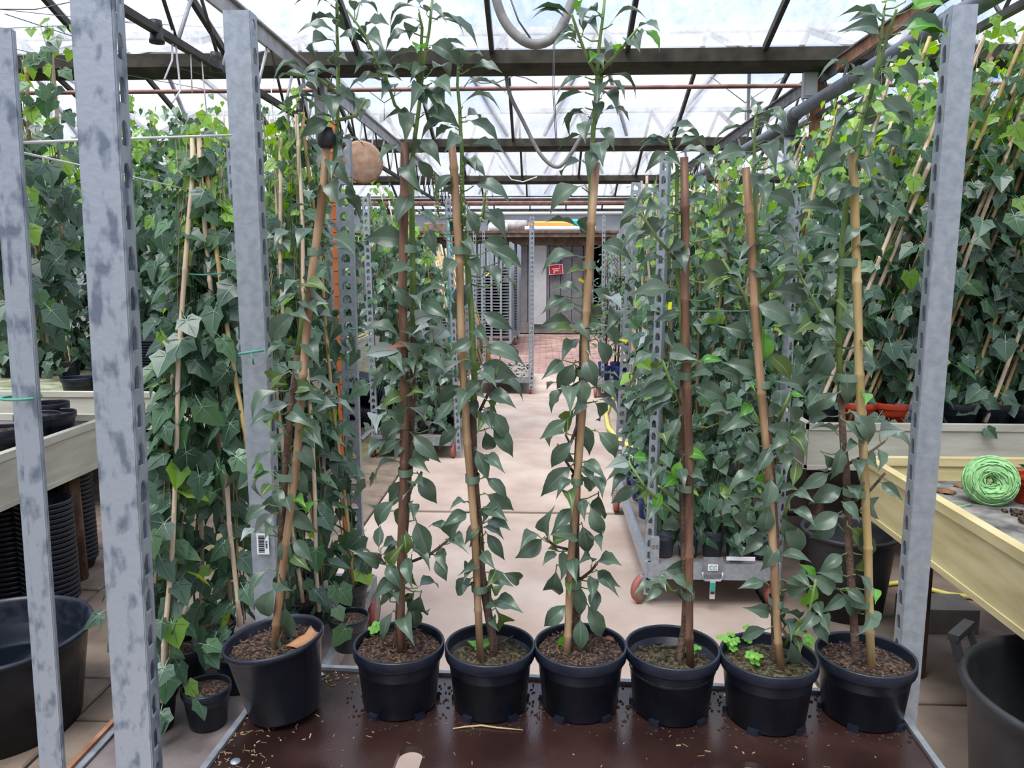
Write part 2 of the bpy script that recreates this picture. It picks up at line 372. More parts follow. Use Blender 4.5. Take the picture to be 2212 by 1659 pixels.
# far walls of the greenhouse
for nm, c, d in (('wall_left', (-11, 9, 1.5), (.02, 31, 3.2)), ('wall_right', (11, 9, 1.5), (.02, 31, 3.2)), ('wall_back', (0, 23.6, 1.5), (22, .02, 3.2)), ('wall_front', (0, -6.2, 1.5), (22, .02, 3.2))):
    o = MB().box(c, d).obj(nm, WALLG); o['kind'] = 'structure'

# ================================================================== CARTS AND POSTS
PITCH_H = .0514
def post_mesh(ln, w=.043, d=.03, holes=('l', 'r'), mt=galv, name='post'):
    b = MB()
    b.add([(-w/2, 0, 0), (w/2, 0, 0), (w/2, 0, ln), (-w/2, 0, ln)], [(0, 1, 2, 3)])
    def strip(P0, U, wid, holed):   # perforated strip rising along z
        n = max(1, int(ln/PITCH_H)); ph = ln/n
        if not holed: b.add([P0, P0 + U*wid, P0 + U*wid + Vector((0, 0, ln)), P0 + Vector((0, 0, ln))], [(0, 1, 2, 3)]); return
        for k in range(n):
            z0 = k*ph; c = P0 + U*(wid*.5); hw = wid*.30; hh = ph*.31; zc = z0 + ph/2; Z = Vector((0, 0, 1))
            O = [(0, z0), (.5, z0), (1, z0), (1, zc), (1, z0+ph), (.5, z0+ph), (0, z0+ph), (0, zc)]
            I = [(-.92, -1), (0, -1), (.92, -1), (1, 0), (.62, .8), (0, 1), (-.62, .8), (-1, 0)]
            V = [P0 + U*(wid*u) + Z*z for u, z in O] + [c + U*(hw*u) + Z*(zc + hh*z) for u, z in I]
            b.add(V, [(i, (i+1) % 8, (i+1) % 8+8, i+8) for i in range(8)])
    s1 = Vector((-.03, 1, 0)).normalized(); s2 = Vector((.03, 1, 0)).normalized()
    strip(Vector((-w/2, 0, 0)), s1, d, 'l' in holes); strip(Vector((w/2, 0, 0)), s2, d, 'r' in holes)
    e1 = Vector((-w/2, 0, 0)) + s1*d; e2 = Vector((w/2, 0, 0)) + s2*d
    for e, u in ((e1, 1), (e2, -1)):
        b.add([e, e + Vector((u*.008, 0, 0)), e + Vector((u*.008, 0, ln)), e + Vector((0, 0, ln))], [(0, 1, 2, 3)])
    return b.mesh(name, mt)
def post(parent, bot, top, ang, holes=('l', 'r'), mt=galv, w=.043, d=.03, name='post'):
    bot = Vector(bot); top = Vector(top); ln = (top - bot).length
    me = post_mesh(ln, w, d, holes, mt)
    q = Vector((0, 0, 1)).rotation_difference((top - bot).normalized())
    o = put(name, me, parent, Matrix.Translation(bot) @ q.to_matrix().to_4x4() @ Matrix.Rotation(ang, 4, 'Z'))
    sm = o.modifiers.new('sheet', 'SOLIDIFY'); sm.thickness = .003; sm.offset = 0
    return o
def extend(a, b, z):   # point on line a->b at height z
    a = Vector(a); b = Vector(b); return a + (b - a)*((z - a.z)/(b.z - a.z))

# ---- foreground trolley
SH = .59
BL = at_z(605, 1437, SH); BR = at_z(1922, 1500, SH); U = (BR - BL).normalized(); W = (BR - BL).length
VV = Vector((U.y, -U.x, 0)); D = .565
cart = root('plant_trolley', (0, 1.3, 0), 'galvanised trolley with dark brown shelf carrying seven potted laurels', 'trolley')
def sp(u, v, z=SH): p = BL + U*u + VV*v; return Vector((p.x, p.y, z))
def board_with_slots():
    bm = bmesh.new()
    def loop(pts):
        vs_ = [bm.verts.new(p) for p in pts]
        for i in range(len(vs_)): bm.edges.new((vs_[i], vs_[(i+1) % len(vs_)]))
    loop([sp(.012, .012), sp(W-.012, .012), sp(W-.012, D-.012), sp(.012, D-.012)])
    for px, py in ((893, 1612), (1618, 1645)):
        t = at_z(px, py, SH); u0 = (t - BL).dot(U); v0 = (t - BL).dot(VV); r = .023
        pts = [(u0 + r*math.cos(a), v0 + r - r*math.sin(a)) for a in [math.pi*k/10 for k in range(11)]]
        pts += [(u0 - r*math.cos(a), v0 + .1 + r*math.sin(a)) for a in [math.pi*k/10 for k in range(11)]]
        loop([sp(*q) for q in pts])
    bmesh.ops.triangle_fill(bm, use_beauty=True, edges=bm.edges[:])
    for f in bm.faces:
        if f.normal.z < 0: f.normal_flip()
    me = bpy.data.meshes.new('shelf_board'); bm.to_mesh(me); bm.free(); me.materials.append(board_m)
    o = put('shelf_board', me, cart); s = o.modifiers.new('thick', 'SOLIDIFY'); s.thickness = .012; s.offset = -1
    return o
shelf = board_with_slots()
for a, b in (((0, .006), (W, .006)), ((.006, 0), (.006, D)), ((W-.006, 0), (W-.006, D)), ((0, D-.006), (W, D-.006))):
    MB().bar(sp(*a, SH-.011), sp(*b, SH-.011), .012, .036).obj('shelf_rim', galv_dull, cart)
for u, v in ((.1, .03), (.96, .035), (.05, .33), (1.22, .3)):
    MB().lathe([(0, .002), (.008, .002), (.009, 0)], sp(u, v), 14).obj('rivet', galv, cart)
yB = .96
pB_t = at_y(196, -60, yB); pB_b = at_y(292, 1659, yB)
post(cart, extend(pB_t, pB_b, .05), at_y(193, -60, yB), math.radians(8), mt=galv_worn, w=.046, d=.034)
yC = 1.55
pC_t = at_y(510, 22, yC); pC_b = at_y(578, 1340, yC)
postC = post(cart, extend(pC_t, pC_b, .05), pC_t, math.radians(2), w=.05, d=.036)
yD = 1.475
pD_t = at_y(2085, 10, yD); pD_b = at_y(1962, 1480, yD)
post(cart, extend(pD_t, pD_b, .05), pD_t, math.radians(-6), w=.041, d=.033)
post(cart, (.78, .93, .05), (.80, .93, 2.0), math.radians(-6))
MB().box(sp(W/2, D/2, .12), (W + .06, D, .05)).obj('base', galv_dull, cart)
# barcode label on the left rear post
lab_c = at_y(568, 1175, yC - .006)
def on_post(du, dz): return lab_c + Vector((du, 0, dz))
sticker = MB().box(lab_c, (.026, .0012, .046)).obj('barcode_label', paper_m, cart); sticker['label'] = 'white barcode sticker on the post'
bz = .018
for k, h in enumerate((.0016, .0012, .0012, .0026, .0012, .0010, .0026, .0008, .0024, .001, .0026, .0009, .0016, .0012, .0024, .0014)):
    MB().box(on_post(-.003, bz), (.013, .0004, h), ).obj('barcode_line', ink_m, sticker).location.y = -.0008
    bz -= h + .0008
tm = text_mesh('81804', .0065); tm.materials.append(ink_m)
put('barcode_number', tm, sticker, Matrix.Translation(on_post(.0075, -.001) + Vector((0, -.001, 0))) @ Matrix.Rotation(math.pi/2, 4, 'X') @ Matrix.Rotation(-math.pi/2, 4, 'Z'))

# ---- neighbouring trolley at the far left: one leg set
cart2 = root('plant_trolley', (-1.2, .9, 0), 'worn galvanised trolley post with green string tied round it beside the left bench', 'trolley')
yA = 1.02
pA_t = at_y(4, 60, yA); pA_b = at_y(118, 1659, yA)
post(cart2, extend(pA_t, pA_b, .1), pA_t, math.radians(20), holes=(), mt=galv_worn, w=.021, d=.012)
post(cart2, extend(pA_t, pA_b, .1) + Vector((-.023, .012, 0)), pA_t + Vector((-.023, .012, 0)), math.radians(-15), holes=(), mt=galv_worn, w=.018, d=.02)
post(cart2, (-1.85, yA, .1), (-1.86, yA, 2.0), 0)
MB().box((-1.24, .78, .12), (1.26, .5, .05)).obj('base', galv_dull, cart2)
for x in (-1.75, -.72):
    for y in (.6, .98): MB().lathe([(0, -.015), (.05, -.015), (.05, .015), (0, .015)], (x, y, .05), 16, rotm((1, 0, 0))).obj('wheel', wheel_m, cart2)

# ================================================================== LAURELS
def laurel_leaf(arch, twist, wave, fold, m1, m2):
    ts = [0, .07, .13, .19, .28, .4, .53, .66, .79, .9, 1]
    hw = [.035, .03, .035, .17, .36, .49, .5, .40, .23, .085, .0]
    V = []; cols = [-1, -.5, -.07, .07, .5, 1]
    for i, t in enumerate(ts):
        tw = twist*t
        for c in cols:
            y = hw[i]*c; z = arch*(4*t*(1 - t) - 1.1*t**4 + .25*t) + fold*abs(y)*.45 + wave*math.sin(t*17 + (2 if c > 0 else 0))*abs(c)*hw[i]
            V.append((t, y*math.cos(tw), z + .4*y*math.sin(tw)))
    fs = []; mi = []
    for i in range(len(ts)-1):
        for j in range(5): fs.append((i*6+j, i*6+j+1, i*6+j+7, i*6+j+6)); mi.append(1 if (j == 2 or i < 2) else 0)
    me = bpy.data.meshes.new('leaf'); me.from_pydata(V, [], fs); me.materials.append(m1); me.materials.append(m2)
    me.polygons.foreach_set('material_index', mi); me.polygons.foreach_set('use_smooth', [True]*len(fs)); me.update(); return me
SHAPES = [(.12, .4, .05, .4), (.18, -.5, .07, .35), (.07, .7, .10, .5), (.15, -.3, .11, .3), (.24, .2, .06, .45)]
LEAF = {k: [laurel_leaf(*s, a, b) for s in SHAPES] for k, (a, b) in {0: (L_DARK, RIB_P), 2: (L_BRIGHT, RIB), 3: (L_YEL, RIB), 4: (L_PALE, RIB_P), 5: (L_RED, RIB_P)}.items()}
def frame(x, n):   # rotation with local x along x and local z near n
    x = Vector(x).normalized(); n = Vector(n); y = n.cross(x)
    if y.length < 1e-4: y = Vector((0, 1, 0)).cross(x)
    y.normalize(); z = x.cross(y)
    return Matrix((x, y, z)).transposed().to_4x4()

def nodes_tube(a, b, r, gap=.16, n=8, wob=.004, rr=None):   # bamboo with node rings
    a = Vector(a); b = Vector(b); ln = (b - a).length; k = max(2, int(ln/gap)); P = []; R = []; rr = rr or rnd
    off = rr.uniform(.2, .8)
    d = (b - a).normalized(); sx = d.orthogonal().normalized()
    P.append(a); R.append(r)
    for i in range(k):
        t = (i + off)/k; c = a + (b - a)*t + sx*wob*math.sin(i*1.7 + off*9)
        for dz, rad in ((-.006, r), (-.002, r*1.16), (.002, r*1.12), (.006, r*.97)): P.append(c + d*dz); R.append(rad)
    P.append(b); R.append(r*.94)
    return MB().tube(P, R, n)

def pot_obj(parent, c, rt, h, m=pot_plastic, collar=True, rb=None, tilt=None, n=36):
    rb = rb or rt*.80; t = .004
    if collar:
        ch = h*.19
        pr = [(0, .008), (rb*.9, .008), (rb*.93, 0), (rb, .004), (rt*.915, h-ch), (rt*.985, h-ch+.001), (rt, h-ch+.006), (rt, h-.002), (rt-.001, h), (rt-.005, h), (rt-.006, h-.004), (rt*.95, h-ch*.6), (rt*.93, h-ch), (rb*.95, .012), (0, .012)]
    else:
        pr = [(0, .006), (rb*.92, .006), (rb*.95, 0), (rb, .004), (rt*.96, h-.014), (rt*1.01, h-.012), (rt*1.03, h-.006), (rt*1.01, h), (rt*.985, h), (rt*.965, h-.008), (rb*.95, .012), (0, .012)]
    return MB().lathe(pr, c, n, tilt).obj('pot', m, parent)
def soil_obj(parent, c, r, m, rr, amp=.006, n=22, rings=6, tilt=None):
    V = [Vector((0, 0, rr.uniform(0, amp)))]; fs = []
    for i in range(1, rings+1):
        for k in range(n):
            a = 2*math.pi*k/n; q = r*i/rings
            V.append(Vector((q*math.cos(a), q*math.sin(a), rr.uniform(-amp, amp) if i < rings else -amp*.6)))
    for k in range(n): fs.append((0, 1+k, 1+(k+1) % n))
    for i in range(rings-1):
        for k in range(n): fs.append((1+i*n+k, 1+i*n+n+k, 1+i*n+n+(k+1) % n, 1+i*n+(k+1) % n))
    if tilt: V = [tilt @ v for v in V]
    return MB().add([Vector(c) + v for v in V], fs, 0, True).obj('soil', m, parent)

LAUREL_LABELS = [
 'tall laurel in leaning black pot with orange dead leaf lying on its soil',
 'tall laurel with dark red-brown leaf and pale leaves low on its stem, thick brown cane',
 'tall laurel with flower spikes, its cane crossing in front of its brown stem',
 'tall laurel with bushy middle and bright forked tip reaching above its cane',
 'tall laurel with very dark brown bamboo cane beside the stem and low side branch',
 'tall laurel with clover weeds in its pot and glossy bright green leaf low down',
 'tall laurel with pale new cane in the pot beside the metal post, bark mulch soil']
# each plant: pot rim centre px, pot front bottom px, rim radius; cane px bottom/top; stem px polyline; branch polylines; leaves by crop (ox, oy, scale, numbers bx by tx ty kind)
PL = []
PL.append(dict(rim=(603, 1392), w=222, bot=1590, cane=((597, 1380), (706, 312)), cr=.0085, cm=bamboo_m,
 stem=[(610,1392),(607,1233),(610,1110),(615,1033),(628,886),(643,766),(655,693),(672,600),(690,500),(712,390),(722,345),(728,283),(730,213),(730,133),(728,67),(727,8)], brown=5,
 br=[[(727,200),(680,165),(620,160)],[(728,260),(770,250),(790,215)]],
 lv=[(500,0,3,[640,30,410,10,0, 690,40,560,5,0, 690,135,510,135,0, 680,225,432,190,0, 660,270,525,355,1, 700,95,740,200,1, 690,255,885,285,1, 690,440,650,350,1, 700,450,735,370,1, 470,465,268,490,0, 480,500,290,510,0, 650,490,455,465,0, 540,470,550,560,1, 700,520,520,500,0, 560,620,435,600,0, 560,640,338,680,0, 680,640,655,765,1, 640,600,800,650,0, 860,640,835,765,1, 700,620,800,690,0, 670,780,505,760,0, 640,790,445,885,1, 700,850,720,980,1, 705,910,865,940,0, 690,1020,770,1215,1, 650,1160,690,1325,1, 720,1290,840,1400,0, 560,1240,500,1290,1, 700,1060,640,1130,1, 530,1350,355,1450,0, 515,1485,425,1590,1, 420,1520,270,1590,0, 630,1545,800,1640,0, 560,1640,790,1640,0, 780,1150,830,1290,1]),
  (500,553,3,[440,170,340,240,0, 470,210,620,220,3, 500,300,610,300,4, 430,270,300,310,0, 460,290,290,280,0, 480,310,550,360,1, 440,370,490,410,1, 420,370,310,410,3, 430,360,245,560,1, 550,400,660,500,1, 360,580,205,690,0, 490,540,565,705,1, 440,700,455,850,1, 470,800,705,925,0, 380,750,310,840,3, 455,890,570,920,1, 320,880,120,1040,0, 380,960,190,1000,4, 290,1030,125,1090,0, 400,1030,520,1100,1, 600,1000,660,960,4, 620,1010,780,990,0, 590,1050,640,1030,1, 530,1100,580,1230,1, 320,1090,240,1110,3, 350,1140,260,1300,1, 410,1220,545,1390,1, 260,1260,120,1400,0, 370,1350,500,1540,1, 280,1400,165,1550,0, 260,1480,190,1560,3, 300,1510,320,1659,1, 350,1560,380,1650,1, 230,1390,170,1420,2, 440,880,560,860,3, 460,1110,540,1200,3]),
  (500,1000,3,[300,170,310,345,1, 360,200,390,310,4, 240,270,85,390,1, 280,320,145,450,4, 360,300,555,450,1, 340,460,370,670,1, 400,490,525,640,1, 390,590,500,690,3, 380,620,395,850,1, 240,690,105,865,0, 290,800,230,1010,1, 345,920,370,1145,1, 320,1120,300,1230,1, 330,1170,365,1270,1, 340,770,370,820,1, 270,440,220,470,0, 150,420,60,500,4, 420,240,470,270,2, 490,290,540,250,2])]))
PL.append(dict(rim=(857, 1385), w=198, bot=1562, cane=((868, 1370), (875, 308)), cr=.0095, cm=bamboo_d,
 stem=[(860,1388),(867,1233),(877,1100),(883,1000),(890,886),(893,753),(893,713),(891,553),(890,467),(888,383),(893,317),(898,283),(907,217),(915,133),(927,67),(935,-10)], brown=6,
 br=[[(898,275),(853,227),(837,177),(820,143),(787,73),(748,20)],[(880,1217),(930,1197),(973,1163),(980,1165)],[(888,1180),(830,1215),(812,1195)],[(905,200),(912,60),(905,30)]],
 lv=[(760,0,3,[50,30,170,75,0, 20,90,60,20,0, 80,180,235,150,0, 100,250,195,300,1, 90,280,0,230,0, 140,375,25,450,1, 190,490,65,405,0, 200,510,60,530,0, 220,540,-30,570,0, 230,470,290,490,1, 180,380,240,410,1, 280,590,195,610,1, 390,740,205,770,0, 340,720,350,910,1, 430,60,235,175,0, 440,40,365,5,0, 420,130,238,222,0, 435,180,370,245,1, 400,215,215,305,0, 520,160,730,195,0, 560,130,822,285,0, 490,100,600,110,0, 440,345,243,385,0, 470,330,420,320,2, 510,305,710,430,1, 560,310,735,290,0, 490,440,380,510,1, 380,470,270,450,0, 520,460,640,480,0, 470,600,385,690,1, 520,540,640,600,0, 530,590,545,700,0, 540,590,605,700,0, 470,650,480,690,1, 470,740,700,815,1, 400,870,430,1000,1, 450,920,570,1055,1, 320,945,170,1045,1, 420,1035,545,1165,1, 390,1080,430,1225,1, 380,1260,285,1440,1, 370,1580,85,1540,1]),
  (760,553,3,[385,75,240,120,1, 385,350,258,180,1, 400,330,440,310,0, 450,315,620,400,1, 310,530,75,470,0, 420,510,328,485,1, 440,650,330,555,1, 380,640,245,590,5, 330,620,78,640,4, 290,650,325,745,1, 330,740,255,830,1, 280,745,130,895,0, 420,430,560,380,4, 530,550,620,470,4, 480,560,460,500,4, 500,580,570,640,4, 440,600,530,580,0, 490,670,600,730,1, 560,720,520,855,1, 600,740,700,680,4, 385,850,435,775,1, 400,900,450,880,3, 350,915,190,980,3, 230,1030,160,980,4, 215,1050,150,1110,4, 150,1110,85,1140,4, 330,1040,230,1000,1, 345,1035,215,1235,1, 370,1140,240,1155,0, 350,1190,275,1315,1, 320,1190,160,1305,1, 240,1200,95,1300,0, 330,1345,140,1450,0, 460,1050,400,985,4, 500,1125,610,1115,0, 440,1120,390,1060,4, 390,1150,570,1335,1, 400,1200,500,1335,1, 390,1300,490,1390,1, 430,1410,550,1605,1, 390,1490,460,1480,0, 350,1540,385,1520,0, 520,560,420,470,4, 340,660,400,740,0, 360,700,340,780,0]),
  (760,1000,3,[345,100,245,290,1, 380,160,330,220,0, 290,235,158,415,1, 390,255,290,415,1, 400,270,400,360,1, 175,560,185,405,1, 190,555,290,500,1, 175,640,18,575,1, 185,600,290,595,1, 240,640,320,540,3, 225,670,85,680,0, 350,600,330,400,3, 235,650,320,815,1, 360,605,385,800,1, 265,740,135,880,1, 415,370,505,615,1, 400,480,490,610,1, 640,480,490,405,0, 640,480,695,385,1, 665,500,735,560,1, 570,540,610,700,1, 550,600,612,765,1, 390,590,505,665,0, 430,810,565,795,0, 455,835,490,970,1, 410,830,350,910,1, 395,870,415,1085,1, 340,1010,390,1150,1, 270,960,195,1155,1, 250,900,295,880,0, 300,760,330,860,1, 350,760,410,780,3])]))
PL.append(dict(rim=(1057, 1390), w=196, bot=1566, cane=((1036, 1392), (975, 306)), cr=.0085, cm=bamboo_m,
 stem=[(1066,1388),(1050,1300),(1040,1233),(1037,1167),(1023,1000),(1022,886),(1025,820),(1022,753),(1017,653),(1008,553),(1000,467),(998,400),(998,333),(995,283),(993,233),(988,183),(990,143)], brown=5,
 br=[[(1058,1320),(1058,1267),(1060,1233)],[(1030,900),(1050,860),(1072,810)]],
 lv=[(760,0,3,[720,420,845,345,0, 700,430,660,300,0, 760,450,970,460,0, 720,570,1010,590,0, 720,690,968,690,0, 740,760,835,770,0, 750,790,960,930,1, 760,940,1000,990,0, 745,1045,865,1135,1, 730,1100,800,1080,0, 665,1130,530,1265,1, 790,1205,1030,1300,1, 690,1290,560,1240,0, 740,1350,820,1540,1, 850,1400,1000,1530,1, 620,1420,640,1520,1, 500,1490,540,1650,1, 600,1550,690,1560,0, 430,1380,550,1470,0, 720,1590,790,1630,0, 840,1560,1050,1659,1, 640,805,445,880,0, 670,830,540,890,0, 690,880,610,970,1, 820,1460,900,1420,1]),
  (760,553,3,[760,20,835,130,1, 660,30,590,140,1, 900,-40,1105,75,1, 960,40,1020,100,0, 850,130,955,205,0, 970,170,1060,220,0, 780,165,690,375,1, 640,290,690,415,1, 840,370,1040,475,1, 800,500,885,565,1, 790,545,630,635,1, 850,595,1120,695,1, 970,630,1080,700,1, 830,700,1070,785,1, 650,680,630,560,3, 650,240,430,250,0, 715,840,555,955,1, 710,800,560,800,0, 860,800,705,935,1, 760,900,690,1010,1, 770,880,860,915,1, 800,920,800,1060,1, 670,930,540,1090,1, 880,890,1055,972,1, 940,830,1115,915,0, 840,760,930,830,0, 860,930,900,990,3, 865,1000,905,1120,1, 885,1000,1015,1200,1, 850,1040,820,1130,3, 860,1125,890,1265,1, 905,1110,1048,1300,1, 805,1250,885,1455,1, 875,1290,980,1392,1, 700,1115,560,1245,1, 780,760,730,660,3]),
  (760,1000,3,[860,95,1012,235,1, 865,200,1050,305,1, 765,275,640,282,0, 745,325,588,412,1, 860,290,998,362,1, 870,350,930,290,1, 890,370,1018,425,1, 850,420,980,480,0, 820,395,735,520,1, 825,425,780,535,1, 870,450,990,628,1, 840,460,855,520,3, 850,580,920,680,1, 785,655,712,715,1, 790,740,672,855,1, 790,690,730,740,0, 790,800,720,840,1, 890,710,1035,795,1, 960,705,1095,770,1, 930,690,880,800,3, 920,760,970,800,3, 890,900,940,930,1, 930,895,1092,955,1, 930,940,960,990,3, 920,1000,940,1080,1])]))
PL.append(dict(rim=(1255, 1390), w=202, bot=1568, cane=((1226, 1376), (1288, 352)), cr=.0088, cm=bamboo_m,
 stem=[(1246,1390),(1243,1233),(1243,1133),(1248,1000),(1252,900),(1258,820),(1258,753),(1264,660),(1272,553),(1275,467),(1277,383),(1280,317),(1282,267),(1287,217),(1290,160),(1294,100),(1302,40),(1307,-10)], brown=6,
 br=[[(1290,163),(1267,123),(1247,67),(1235,30)],[(1292,160),(1330,120),(1376,63)],[(1247,1257),(1277,1233),(1290,1217)],[(1240,1190),(1200,1180),(1178,1163)],[(1250,910),(1232,960),(1222,940)],[(1245,1030),(1215,985),(1205,960)]],
 lv=[(1090,0,3,[440,130,185,50,0, 400,140,185,92,0, 470,90,500,0,2, 610,95,490,125,0, 700,155,928,105,0, 860,190,1005,185,0, 900,200,1012,325,2, 805,265,875,318,0, 500,230,320,255,0, 510,235,600,185,0, 470,270,340,265,0, 470,300,310,290,0, 720,340,690,290,2, 560,390,640,420,1, 640,370,700,380,1, 520,500,330,610,0, 670,490,862,612,0, 520,600,322,685,0, 645,545,785,620,0, 630,635,735,700,0, 590,560,600,640,1, 600,660,600,780,1, 525,700,370,805,0, 635,730,810,757,0, 540,755,405,860,0, 540,790,520,910,1, 630,835,710,965,1, 510,870,340,975,0, 620,930,632,1055,1, 590,985,540,1145,1, 505,1045,360,1138,1, 500,1215,290,1362,1, 490,1480,270,1430,0, 580,1390,515,1540,1, 620,1600,820,1670,1, 560,400,600,350,2]),
  (1090,553,3,[480,10,238,85,0, 520,95,405,110,3, 500,250,302,215,0, 545,210,650,330,1, 400,265,250,360,1, 450,310,335,365,1, 520,285,605,420,1, 660,300,750,320,4, 700,365,670,470,1, 450,340,225,375,0, 440,440,235,448,1, 450,490,300,490,3, 460,415,555,545,1, 560,480,650,440,1, 620,470,728,595,1, 590,540,672,705,1, 500,520,555,640,1, 490,550,368,665,0, 530,650,595,855,1, 375,675,250,790,1, 455,685,338,865,1, 505,780,500,985,1, 400,850,293,1008,0, 440,880,425,985,1, 410,840,470,880,1, 520,960,445,1035,1, 455,985,375,1115,3, 620,800,740,775,0, 640,830,720,925,1, 575,945,610,1065,1, 605,940,738,1018,0, 410,1055,230,1185,1, 500,1080,555,1290,1, 590,1135,728,1308,1, 405,1155,280,1218,0, 450,1190,298,1372,1, 400,1270,460,1340,1, 440,1355,235,1553,1, 435,1460,338,1553,1, 495,1365,585,1468,1, 520,1335,650,1438,1, 490,1435,572,1520,1, 590,1430,635,1550,1, 390,1550,440,1630,3, 400,850,270,850,0, 450,700,440,780,3]),
  (1090,1000,3,[610,195,630,355,1, 510,240,515,362,1, 550,265,642,470,1, 430,290,308,455,1, 282,450,300,310,1, 470,458,308,465,1, 500,395,542,592,1, 440,500,320,560,3, 250,485,75,617,1, 215,470,103,545,0, 330,570,248,660,1, 375,570,372,752,1, 335,665,290,818,1, 440,620,465,768,1, 560,660,490,635,0, 595,645,752,655,0, 600,695,740,802,1, 610,760,725,840,0, 555,735,567,885,1, 600,815,580,985,1, 480,778,490,995,1, 530,905,635,1135,1, 410,910,253,1062,1, 490,1000,492,1222,1, 430,1090,348,1205,2, 440,740,420,860,3, 560,510,625,540,0])]))
PL.append(dict(rim=(1457, 1395), w=206, bot=1576, cane=((1492, 1404), (1478, 340)), cr=.0092, cm=bamboo_d,
 stem=[(1467,1425),(1480,1350),(1482,1290),(1478,1200),(1474,1050),(1472,917),(1476,800),(1473,700),(1467,633),(1461,550),(1461,463),(1463,360),(1453,330),(1442,295)], brown=6,
 br=[[(1472,1120),(1427,1083),(1393,1053),(1357,997)],[(1470,1090),(1433,1057),(1423,1050)],[(1477,1293),(1447,1273),(1430,1243)],[(1461,565),(1420,515),(1385,460)],[(1474,880),(1450,830),(1432,780)]],
 lv=[(1310,250,3,[410,120,575,70,0, 440,150,610,150,0, 390,150,205,180,0, 400,190,205,215,0, 380,235,258,355,1, 370,270,480,315,1, 460,215,650,185,0, 460,250,685,250,0, 620,300,740,310,0, 550,350,680,345,0, 470,630,570,560,0, 530,550,690,540,1, 480,640,540,640,4, 450,650,350,640,0, 370,505,178,595,0, 230,580,95,665,1, 340,590,250,650,1, 230,660,85,722,0, 390,670,195,800,1, 240,770,100,850,0, 470,700,335,775,0, 455,795,400,890,1, 440,760,370,820,1, 470,860,510,1000,1, 400,950,190,1010,0, 680,780,590,740,1, 700,790,770,880,1, 590,970,800,1035,1, 740,1050,640,1130,3, 800,1040,870,1050,1, 430,1130,165,1150,1, 390,1100,270,1110,0, 490,1275,310,1335,1, 650,885,800,945,0, 770,1140,890,1130,0]),
  (1310,750,3,[410,40,580,75,1, 590,100,765,90,2, 540,130,450,110,0, 640,150,570,180,1, 700,145,885,245,1, 570,250,775,335,1, 310,60,165,130,0, 410,215,185,330,1, 400,180,240,250,0, 330,180,140,260,0, 430,300,255,395,1, 430,360,265,455,0, 475,450,405,630,1, 810,460,640,430,0, 500,700,652,722,2, 480,730,435,860,2, 470,800,505,900,0, 510,830,632,858,0, 430,850,380,900,2, 370,800,290,870,0, 140,740,0,780,4, 150,720,280,735,2, 150,800,0,860,0, 200,780,280,840,1, 160,850,30,940,0, 190,885,33,1012,1, 250,920,200,980,3, 355,930,310,1070,2, 430,1065,405,1195,1, 300,1040,270,1120,1, 360,1450,550,1410,1, 400,1490,565,1545,1, 330,1520,175,1605,0, 340,1490,380,1560,1, 310,1545,245,1655,1, 470,1570,560,1590,0, 400,100,310,180,3, 350,560,390,620,3])]))
